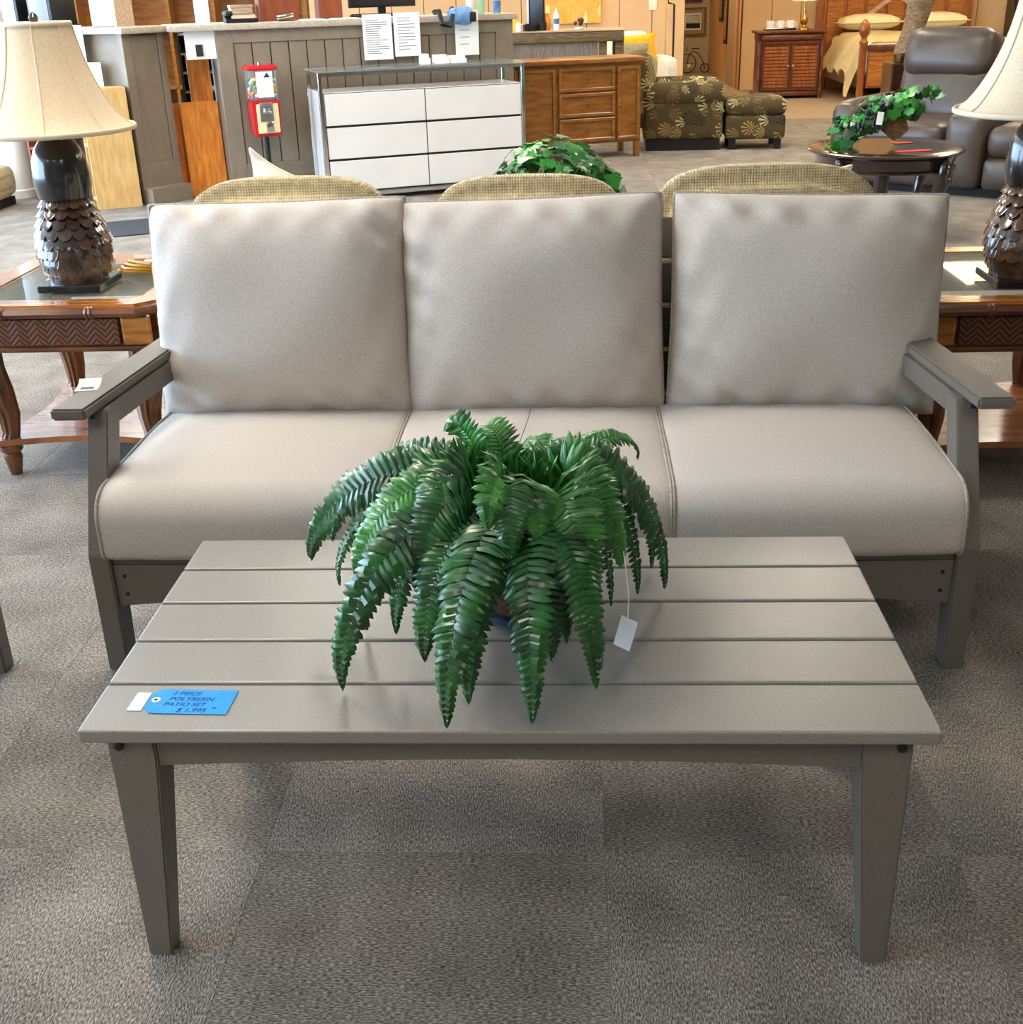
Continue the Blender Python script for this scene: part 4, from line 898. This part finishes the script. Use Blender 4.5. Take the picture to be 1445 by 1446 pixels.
obj('glass_shelf', box(BM(), -.005, DW+.005, -.01, DD+.012, .9005, .915, .002, 1), 'glass_top', ds)
for k, (x, w, h) in enumerate(((.85, .06, .07), (.97, .10, .06), (1.1, .12, .05))):
    p = local(ds, x, .2, .9155); tag(obj('card_stack', box(box(BM(), -w/2, w/2, -.05, .05, 0, h*.6), -w/2, w/2-.01, -.045, .045, h*.6, h), 'paper', None, False, p, (0, 0, DA)), 'stack of white cards on the glass dresser top', 'cards', 'cards on the dresser top')

# ------------------------------------------------------------------ wooden console
CO = R(20); cs = thing('console_cabinet', 'warm brown wooden console with three drawers and two doors', 'cabinet', (-.56, 9.18, 0), CO)
KW = 1.385
obj('body', box(BM(), 0, KW, .015, .45, .13, .80, .003, 1), 'wood_console', cs); obj('top', box(BM(), -.025, KW+.025, -.03, .47, .80, .84, .008, 3), 'wood_console', cs, True)
def framed(parent, name, x0, x1, z0, z1, m='wood_console'):
    b = box(BM(), x0+.025, x1-.025, .004, .012, z0+.025, z1-.025)
    for q in ((x0, x1, z0, z0+.028), (x0, x1, z1-.028, z1), (x0, x0+.028, z0+.028, z1-.028), (x1-.028, x1, z0+.028, z1-.028)): box(b, q[0], q[1], -.012, .013, q[2], q[3], .003, 1)
    return obj(name, b, m, parent)
for r in range(3):
    d = framed(cs, 'drawer', .61, 1.13, .155+r*.21, .35+r*.21); obj('pull', lathe(BM(), [(.006, 0), (.006, .012), (.013, .02), (.008, .03)], 12), 'brass', d, True, (.87, -.004, .252+r*.21), (PI/2, 0, 0)); obj('pull_drop', box(BM(), .864, .876, -.03, -.02, .215+r*.21, .25+r*.21, .003, 1), 'brass', d, True)
for x0, x1, kx in ((.25, .58, .555), (1.155, 1.365, 1.175)):
    d = framed(cs, 'door', x0, x1, .155, .77); obj('pull', lathe(BM(), [(.006, 0), (.006, .012), (.012, .02), (.007, .028)], 12), 'brass', d, True, (kx, -.012, .44), (PI/2, 0, 0))
framed(cs, 'door', .02, .235, .155, .77)
for x in (0, KW-.05):
    for y in (.015, .40): obj('foot', box(BM(), x, x+.05, y, y+.05, 0, .13, .004, 1), 'wood_console', cs)

# ------------------------------------------------------------------ rustic bar, painting, cream armchair
br = thing('rustic_bar', 'rustic plank bar with a corrugated metal front', 'bar', (-.62, 11.3, 0), R(2))
obj('top_slab', box(BM(), 0, 1.28, 0, .6, .90, 1.0, .01, 2), 'wood_bar', br, True); obj('top_board', box(BM(), -.01, 1.29, -.01, .61, 1.0, 1.012), 'wood_top', br)
b = BM(); n = 60; pts = [(.02+1.0*i/n, .045+.008*math.sin(i*PI/1.0*.5*2)) for i in range(n+1)]; pts += [(x, y+.006) for x, y in pts[::-1]]; prism(b, pts, 'z', .0, .9); obj('corrugated_front', b, 'corrugated', br, True)
for x in (1.03, 1.2): obj('post', box(BM(), x, x+.08, .04, .12, 0, .9, .004, 1), 'wood_bar', br)
obj('post', box(BM(), 1.2, 1.28, .48, .56, 0, .9, .004, 1), 'wood_bar', br)
def onbar(px, py, yy, name, label, cat, bm, m, smooth=True):
    p = PY(px, py, yy); return tag(obj(name, bm, m, None, smooth, (p.x, yy, 1.0125)), label, cat)
wbt = onbar(786, 40, 11.45, 'water_bottle', 'clear plastic water bottle on the rustic bar', 'bottle', lathe(BM(), [(.03, 0), (.032, .01), (.032, .14), (.012, .18), (.012, .2)], 16), 'plastic_clear')
obj('bottle_label', lathe(BM(), [(.0325, .06), (.0325, .11)], 16), 'blue_bag', wbt, True)
t = onbar(818, 38, 11.45, 'trinket', 'small purple trinket with white base on the rustic bar', 'ornament', lathe(BM(), [(.04, 0), (.05, .015), (.03, .025)], 12), 'paper'); b = BM()
for k in range(7): sphere(b, (random.uniform(-.04, .04), random.uniform(-.02, .02), random.uniform(.04, .1)), .022, 1)
obj('petals', b, 'purple', t, 'all')
t = thing('bar_monitor', 'dark point-of-sale screen seen edge on at the bar end', 'monitor', (PY(752, 40, 11.5).x, 11.55, 1.0125), R(-30)); obj('stand', box(BM(), -.08, .08, -.06, .06, 0, .06, .005, 1), 'black_plastic', t); obj('screen', box(BM(), -.02, .14, -.02, .02, .05, .40, .006, 2), 'black_plastic', t, True); obj('side_frame', box(BM(), -.05, -.02, -.03, .03, .0, .42, .005, 1), 'steel', t, True)
for k, (px, m, h) in enumerate(((733, 'white_paint', .09), (745, 'iron', .07), (767, 'iron', .11), (773, 'wood_orange', .16), (729, 'yellow_cloth', .14))): onbar(px, 40, 11.4+.04*k, 'desk_jar', ['white jar on the bar behind the service counter', 'dark jar near the bar screen', 'black pen pot on the bar', 'orange pencil jar on the bar', 'yellow jar at the bar end'][k], 'jar', lathe(BM(), [(.03, 0), (.035, h*.7), (.02, h*.85), (.022, h)], 14), m)
a, b2 = PY(766, 0, 14.57), PY(848, 32, 14.57)
pt = thing('abstract_painting', 'large yellow and orange abstract canvas hung on the beige wall', 'painting', ((a.x+b2.x)/2, 14.586, b2.z)); pw = (b2.x-a.x)/2
obj('canvas', box(BM(), -pw, pw, -.035, 0, 0, .8), 'painting', pt); obj('canvas_edge', box(box(BM(), -pw-.008, -pw, -.036, 0, 0, .8), pw, pw+.008, -.036, 0, 0, .8), 'yellow_cloth', pt)
ca = thing('cream_armchair', 'cream upholstered armchair with a yellow pillow by the beige wall', 'chair', (.88, 12.35, 0), R(12))
obj('seat', puff(BM(), -.28, .28, -.05, .6, .2, .46, .06, (0, 0, .02), 6), 'cream_cloth', ca, 'all'); obj('backrest', puff(BM(), -.26, .26, .48, .68, .3, 1.0, .08, (0, .02, 0), 7, Matrix.Rotation(R(-6), 4, 'X')), 'cream_cloth', ca, 'all')
for sx in (-1, 1): obj('arm', puff(BM(), min(sx*.27, sx*.42), max(sx*.27, sx*.42), -.05, .65, .15, .68, .07, (.01, 0, .01), 6), 'cream_cloth', ca, 'all')
obj('base', box(BM(), -.38, .38, 0, .6, .08, .22), 'cream_cloth', ca)
for sx in (-1, 1):
    for y in (.05, .55): obj('leg', lathe(BM(), [(.018, 0), (.025, .08)], 10), 'wood_dark', ca, True, (sx*.33, y, 0))
p = PY(902, 84, 12.62); pillow('throw_pillow', 'golden yellow square pillow on the cream armchair', 'pillow', (p.x, 12.66, p.z), (-R(12), R(-4), R(10)), .40, .25, .12, 'yellow_cloth', pipe='yellow_cloth', ears=.3, n=14)
p = PY(897, 90, 12.4); pillow('throw_pillow', 'small grey-green pillow in front of the yellow pillow', 'pillow', (p.x, 12.42, p.z-.02), (-R(18), 0, 0), .3, .24, .1, 'cushion_grey', pipe=None, n=12)
il = thing('iron_floor_stand', 'thin black stepped iron stand by the hallway opening', 'stand', (PY(951, 60, 14.3).x, 14.3, 0))
obj('pole', tube(BM(), [(0, 0, 0.02), (0, 0, 1.18), (-.07, 0, 1.2), (-.07, 0, 1.24), (-.2, 0, 1.26), (-.2, 0, 1.45)], .013, 8), 'iron', il); obj('second_pole', tube(BM(), [(-.1, .0, .02), (-.1, 0, 1.2)], .006, 6), 'brass', il); obj('foot', lathe(BM(), [(.13, 0), (.13, .015), (.03, .025)], 18), 'iron', il, True)
obj('switch_plate', box(BM(), -.05, .05, -.01, 0, 0, .12, .003, 1), 'cream_cloth', bpy.data.objects['wall_middle'], loc=(1.15, 14.586, 1.12))

# ------------------------------------------------------------------ floral chair and ottoman
fc = thing('floral_armchair', 'armchair in dark tropical floral fabric seen from its side', 'chair', (.78, 9.95, 0), R(-2))
obj('base', box(BM(), .03, .70, .02, .8, 0, .1), 'dark_shelf', fc); obj('body', puff(BM(), 0, .72, 0, .82, .1, .44, .03, (.005, .005, 0), 6), 'floral', fc, 'all')
for y in (-.02, .66): obj('arm', puff(BM(), .0, .735, y, y+.2, .40, .585, .07, (.01, .01, .015), 6), 'floral', fc, 'all')
obj('backrest', puff(BM(), -.08, .13, .02, .8, .2, .84, .07, (.02, 0, .01), 6, Matrix.Rotation(R(-4), 4, 'Y')), 'floral', fc, 'all'); obj('seat_pad', puff(BM(), .1, .74, .17, .66, .38, .5, .05, (0, 0, .02), 5), 'floral', fc, 'all')
p = PY(917, 118, 10.05); pillow('throw_pillow', 'grey-green pillow leaning in the floral armchair', 'pillow', (p.x+.0, 10.12, .57), (0, R(14), R(70)), .26, .26, .1, 'cushion_grey', pipe=None, n=12)
ot = thing('floral_ottoman', 'square ottoman in the same floral fabric beside the floral armchair', 'ottoman', (1.53, 9.9, 0), R(-2))
obj('body', puff(BM(), 0, .53, 0, .5, .09, .3, .03, (.004, .004, 0), 6), 'floral', ot, 'all'); obj('cushion', puff(BM(), -.005, .54, -.008, .51, .295, .44, .06, (0, 0, .02), 6), 'floral', ot, 'all')
for x in (.03, .44):
    for y in (.03, .41): obj('foot', box(BM(), x, x+.06, y, y+.06, 0, .09), 'dark_shelf', ot)

# ------------------------------------------------------------------ leather reclining sofa
RA = R(-37); rs = thing('leather_recliner_sofa', 'brown leather reclining sofa with overstuffed headrest and console', 'sofa', (1.98, 7.66, 0), RA)
def arm_block(x0, x1): 
    obj('arm', puff(BM(), x0, x1, .0, .98, .06, .60, .085, (.012, .012, .012), 8), 'leather', rs, 'all')
arm_block(0, .22); obj('console_arm', puff(BM(), .84, 1.12, .02, .98, .05, .55, .07, (.008, .015, .015), 8), 'leather', rs, 'all'); arm_block(1.74, 1.96)
for x0, x1 in ((.225, .835), (1.125, 1.735)):
    obj('seat_pad', puff(BM(), x0, x1, .03, .72, .27, .47, .07, (0, .012, .02), 8), 'leather', rs, 'all'); obj('footrest', puff(BM(), x0, x1, .02, .2, .05, .27, .05, (0, .015, 0), 7), 'leather', rs, 'all')
    mt = Matrix.Translation((0, .66, .40)) @ Matrix.Rotation(R(-16), 4, 'X')
    obj('backrest', puff(BM(), x0-.04, x1+.04, 0, .22, 0, .50, .08, (0, .03, 0), 9, mt, .004), 'leather', rs, 'all'); obj('headrest', puff(BM(), x0-.03, x1+.03, -.06, .21, .34, .69, .1, (.01, .03, .01), 10, mt, .006), 'leather', rs, 'all')
obj('plinth', box(BM(), .04, 1.92, .1, .9, 0, .06), 'dark_shelf', rs)

# ------------------------------------------------------------------ bedroom corner
ns = thing('nightstand', 'dark red-brown nightstand with two louvred doors', 'nightstand', (2.53, 15.0, 0)); NW = .86
obj('body', box(BM(), .03, NW-.03, .02, .45, .06, .70), 'wood_red', ns); obj('top', box(BM(), -.02, NW+.02, -.02, .48, .79, .825, .008, 2), 'wood_red', ns, True); obj('bolster_drawer', lathe(BM(), [(.052, 0), (.055, .02), (.055, NW-.12), (.052, NW-.1)], 20), 'wood_red', ns, True, (.05, .05, .74), (0, PI/2, 0)); obj('drawer_case', box(BM(), .02, NW-.02, .04, .45, .70, .79), 'wood_red', ns)
for x in (.03, NW-.03): obj('turned_post', lathe(BM(), [(.03, 0), (.035, .05), (.022, .08), (.026, .25), (.032, .27), (.022, .3), (.024, .5), (.032, .55), (.024, .58), (.028, .69)], 14), 'wood_red', ns, True, (x, .02, 0))
obj('plinth', box(BM(), -.01, NW+.01, -.01, .46, .03, .085, .012, 2), 'wood_red', ns, True)
for x0 in (.07, NW/2+.005):
    x1 = x0+NW/2-.075; d = framed(ns, 'door', x0, x1, .10, .69, 'wood_red'); b = BM()
    for k in range(12): box(b, x0+.03, x1-.03, -.008, .006, .14+k*.042, .17+k*.042, mtx=None)
    obj('louvres', b, 'wood_bed', d); obj('knob', lathe(BM(), [(.008, 0), (.014, .02), (.008, .03)], 12), 'wood_top', d, True, (NW/2+(-.03 if x0 < .2 else .03), -.012, .40), (PI/2, 0, 0))
tr = thing('serving_tray', 'dark tray on the nightstand', 'tray', (2.83, 15.2, .8255)); obj('plate', box(BM(), -.19, .19, -.1, .1, 0, .012, .003, 1), 'wood_dark', tr); obj('rim', tube(BM(), [(-.19, -.1, .018), (.19, -.1, .018), (.19, .1, .018), (-.19, .1, .018)], .008, 6, True), 'wood_dark', tr)
for k, x in enumerate((-.13, 0, .13)):
    c = thing('mug', 'white patterned mug on the dark tray', 'mug', (2.83+x, 15.17, .8385), 0, 'mugs on the tray'); obj('cup', lathe(BM(), [(.04, 0), (.045, .02), (.05, .1), (.045, .1), (.04, .02)], 18), 'paper', c, True); obj('handle', tube(BM(), [(.045, 0, .08), (.075, 0, .07), (.075, 0, .035), (.042, 0, .025)], .007, 6), 'paper', c, True)
bl_ = thing('brass_lamp', 'brass table lamp with a pleated cream shade on the nightstand', 'lamp', (3.14, 15.22, .8255)); obj('base', lathe(BM(), [(.075, 0), (.07, .015), (.03, .03), (.025, .05), (.05, .09), (.052, .12), (.02, .16), (.012, .2), (.012, .32), (.03, .33), (.01, .35)], 20), 'brass', bl_, True)
b = BM(); sg = 60; rg_ = [[b.verts.new((r*(1+.02*(k % 2))*math.cos(2*PI*k/sg), r*(1+.02*(k % 2))*math.sin(2*PI*k/sg), z)) for k in range(sg)] for r, z in ((.16, .34), (.1, .58))]
for k in range(sg): b.faces.new((rg_[0][k], rg_[0][(k+1) % sg], rg_[1][(k+1) % sg], rg_[1][k]))
obj('shade', b, 'lamp_pleat', bl_); emit('bulb_glow', (1, .72, .4), 60); obj('bulb', sphere(BM(), (0, 0, .44), .03, 2), 'bulb_glow', bl_, 'all')
be = thing('bed', 'large wooden bed with turned foot posts and a panelled headboard', 'bed', (3.62, 14.0, 0)); BW = 1.95
obj('mattress', puff(BM(), .08, BW-.05, .15, 2.2, .30, .70, .08, (0, 0, .02), 8), 'cream_cloth', be, 'all')
for x in (.03, BW-.12): obj('foot_post', lathe(BM(), [(.04, 0), (.045, .1), (.045, .66), (.055, .7), (.035, .73), (.03, .75), (.06, .80), (.066, .85), (.05, .91), (.02, .95), (.005, .96)], 18), 'wood_bed', be, True, (x, .03, 0))
obj('footboard', box(BM(), .09, BW-.15, 0, .05, .18, .60, .004, 1), 'wood_bed', be); obj('foot_rail', box(BM(), .08, BW-.14, -.02, .07, .60, .67, .012, 2), 'wood_red', be, True)
for x in (.10, .55, 1.0, 1.45): obj('foot_panel', box(BM(), x, x+.33, -.012, .0, .2, .58, .01, 2), 'wood_honey', be)
obj('side_rail', box(BM(), .0, .05, .05, 2.2, .18, .34), 'wood_red', be); obj('side_rail', box(BM(), BW-.12, BW-.07, .05, 2.2, .18, .34), 'wood_red', be)
hbd = obj('headboard', box(BM(), -.1, BW, 2.28, 2.34, .2, 1.6), 'wood_bed', be)
for x in (-.12, BW-.1): obj('head_post', box(BM(), x, x+.12, 2.24, 2.36, 0, 1.7, .01, 2), 'wood_bed', be)
for k in range(7): obj('head_slat', box(BM(), .02+k*.27, .24+k*.27, 2.26, 2.28, .6, 1.55, .006, 2), 'wood_honey', be)
for s in (-1, 1): obj('lattice_bar', box(BM(), -.5, .5, 2.24, 2.26, -.025, .025, mtx=Matrix.Translation((.93, 0, 1.2)) @ Matrix.Rotation(R(35*s), 4, 'Y')), 'wood_top', be)
b = BM(); nx, ny = 30, 44; G = {}
for i in range(nx+1):
    for j in range(ny+1):
        u, v = i/nx, j/ny; x = -.10+u*(BW+.06); y = .16+v*1.75; e = min(u, 1-u)*nx/4; z = .755+.015*math.sin(u*17+v*5)*math.sin(v*11)
        if e < 1: z -= (1-e)**1.5*(.42+.05*math.sin(v*23)+(.2*math.exp(-(v/.14)**2) if u < .5 else 0)); x += (-1 if u < .5 else 1)*.02*math.sin(v*30)
        if v < .1: z -= (1-v/.1)*.06
        G[i, j] = b.verts.new((x, y, z))
for i in range(nx):
    for j in range(ny): b.faces.new((G[i, j], G[i+1, j], G[i+1, j+1], G[i, j+1]))
r_ = bmesh.ops.solidify(b, geom=b.faces[:], thickness=.03)
cv_ = tag(obj('comforter', b, 'bedding', None, 'all', (3.62, 14.0, 0)), 'pale cream comforter draped over the bed', 'comforter')
for x, rz, lb in ((.52, .03, 'cream bed pillow nearer the nightstand'), (1.40, -.03, 'cream bed pillow farther from the nightstand')):
    p_ = thing('bed_pillow', lb, 'pillow', (3.62+x, 15.98, .785), rz, 'bed pillows'); obj('cover', puff(BM(), -.38, .38, -.2, .2, .03, .13, .05, (0, 0, .06), 8, wr=.004), 'bedding', p_, 'all')
    obj('flange', box(BM(), -.41, .41, -.23, .23, .072, .084, .005, 1), 'bedding', p_, True)
tk = thing('trunk_pedestal', 'tall textured brown trunk-shaped pedestal behind the leather sofa', 'pedestal', (PY(1288, 60, 10.2).x, 10.2, 0))
kx = PY(1288, 60, 10.2); obj('base', box(BM(), -.2, .2, -.18, .18, 0, .70, .01, 2), 'wood_dark', tk)
obj('plinth', box(BM(), -.12, .10, -.12, .12, .70, .78, .01, 2), 'wood_dark', tk, True)
obj('trunk', tube(BM(), bez([(-.02, 0, .77), (-.03, 0, .9), (.02, 0, 1.02), (.04, 0, 1.15), (.08, 0, 1.4), (.1, 0, 1.7)], 16), [.13, .125, .11, .1, .095, .095, .095, .1, .105, .11, .115, .12, .12, .125, .13, .13, .13], 20, False, .02, 9), 'elephant', tk, True)
sc_ = thing('patterned_screen', 'dark patterned folding screen at the edge of the bedroom wall', 'screen', (6.15, 16.2, 0), R(-8))
obj('panel', box(BM(), 0, .9, 0, .03, .05, 1.9), 'tapestry', sc_); obj('panel', box(BM(), .92, 1.8, .0, .03, .05, 1.9), 'tapestry', sc_); obj('frame', box(box(BM(), -.03, 0, -.005, .035, 0, 1.95), .9, .92, -.005, .035, 0, 1.95), 'wood_dark', sc_)

# hallway: framed picture, mirror, wire bicycle
def frame_pic(label, xa, xb, za, zb, y, fm, mm, im, fw=.05):
    t = thing('framed_picture', label, 'picture', ((xa+xb)/2, y, za)); w, h = (xb-xa)/2, zb-za
    obj('frame', box(box(box(box(BM(), -w, w, -.03, 0, 0, fw), -w, w, -.03, 0, h-fw, h), -w, -w+fw, -.03, 0, fw, h-fw), w-fw, w, -.03, 0, fw, h-fw), fm, t); obj('mount', box(BM(), -w+fw, w-fw, -.012, 0, fw, h-fw), mm, t); obj('image', box(BM(), -w*.55, w*.55, -.016, -.012, h*.25, h*.75), im, t); obj('image_border', box(BM(), -w*.6, w*.6, -.0155, -.012, h*.21, h*.79), 'paper', t)
    return t
a, b2 = PY(961, 11, 20.6), PY(997, 50, 20.6); fp_ = frame_pic('landscape picture in a brown frame with olive mount in the hallway', a.x, b2.x, b2.z, a.z, 20.615, 'wood_bar', 'picture_mat', 'picture_sky', .035)
obj('image_ground', box(BM(), -.12, .12, -.018, -.016, .12, .2), 'iron', fp_)
a, b2 = PY(961, 0, 20.6), PY(992, 3, 20.6); frame_pic('purple picture hung above the landscape picture', a.x, b2.x, b2.z, b2.z+.5, 20.615, 'purple', 'purple', 'purple', .04)
a, b2 = PY(1007, 0, 20.2), PY(1024, 104, 20.2)
mr_ = thing('leaning_mirror', 'tall dark-framed mirror leaning at the hallway end', 'mirror', (a.x+.02, 20.35, 0.0)); obj('frame', box(box(box(BM(), 0, .07, 0, .06, 0, 1.8), .07, .75, 0, .06, 0, .07), .75, .82, 0, .06, 0, 1.8), 'iron', mr_); obj('inner_frame', box(BM(), .07, .75, .01, .05, .07, 1.8), 'mirror_gold', mr_); obj('glass', box(BM(), .22, .6, .0, .01, .2, 1.7), 'chrome', mr_)
hd_ = obj('door_leaf', box(BM(), 2.50, 2.52, 17.0, 17.9, .0, 2.05), 'wall_grey', hw); obj('door_trim', box(BM(), 2.49, 2.515, 16.85, 17.0, 0, 2.15), 'wall_beige', hw)
for k, y in enumerate((17.95, 18.6)):
    t = thing('side_picture', ['narrow dark-framed picture hung low on the hallway side wall', 'narrow dark-framed picture hung higher and deeper in the hallway'][k], 'picture', (2.515, y, .55+.3*k), 0, 'hallway side pictures'); obj('frame', box(BM(), -.03, 0, 0, .4, 0, .8, .004, 1), 'iron', t); obj('image', box(BM(), -.034, -.03, .05, .35, .06, .74), 'mirror_gold', t)
bi = PY(970, 108, 20.3); bc = thing('wire_bicycle', 'dark wire penny-farthing ornament against the hallway wall', 'ornament', (bi.x, 20.3, 0))
def ring(r, cx, cz): return tube(BM(), [(cx+r*math.cos(2*PI*k/28), 0, cz+r*math.sin(2*PI*k/28)) for k in range(28)], .008, 6, True)
w1 = obj('front_wheel', ring(.15, 0, .158), 'iron', bc, True); w2 = obj('rear_wheel', ring(.07, .3, .078), 'iron', bc, True)
for wv, cx, cz, r in ((w1, 0, .158, .15), (w2, .3, .078, .07)):
    b = BM()
    for k in range(6): tube(b, [(cx, 0, cz), (cx+r*math.cos(k*PI/3), 0, cz+r*math.sin(k*PI/3))], .003, 4)
    obj('spokes', b, 'iron', wv)
obj('frame_tube', tube(BM(), bez([(0, 0, .158), (0, 0, .40), (.16, 0, .42), (.26, 0, .25), (.3, 0, .078)], 12), .008, 6), 'iron', bc, True); obj('handlebar', tube(BM(), [(-.04, 0, .36), (0, 0, .37), (.0, 0, .43)], .006, 6), 'iron', bc, True); obj('saddle', box(BM(), .06, .2, -.02, .02, .385, .4, .006, 2), 'iron', bc, True); obj('paper_label', lathe(BM(), [(.03, 0), (.03, .002)], 14), 'paper', bc, False, (.03, -.02, .12), (PI/2, 0, 0))
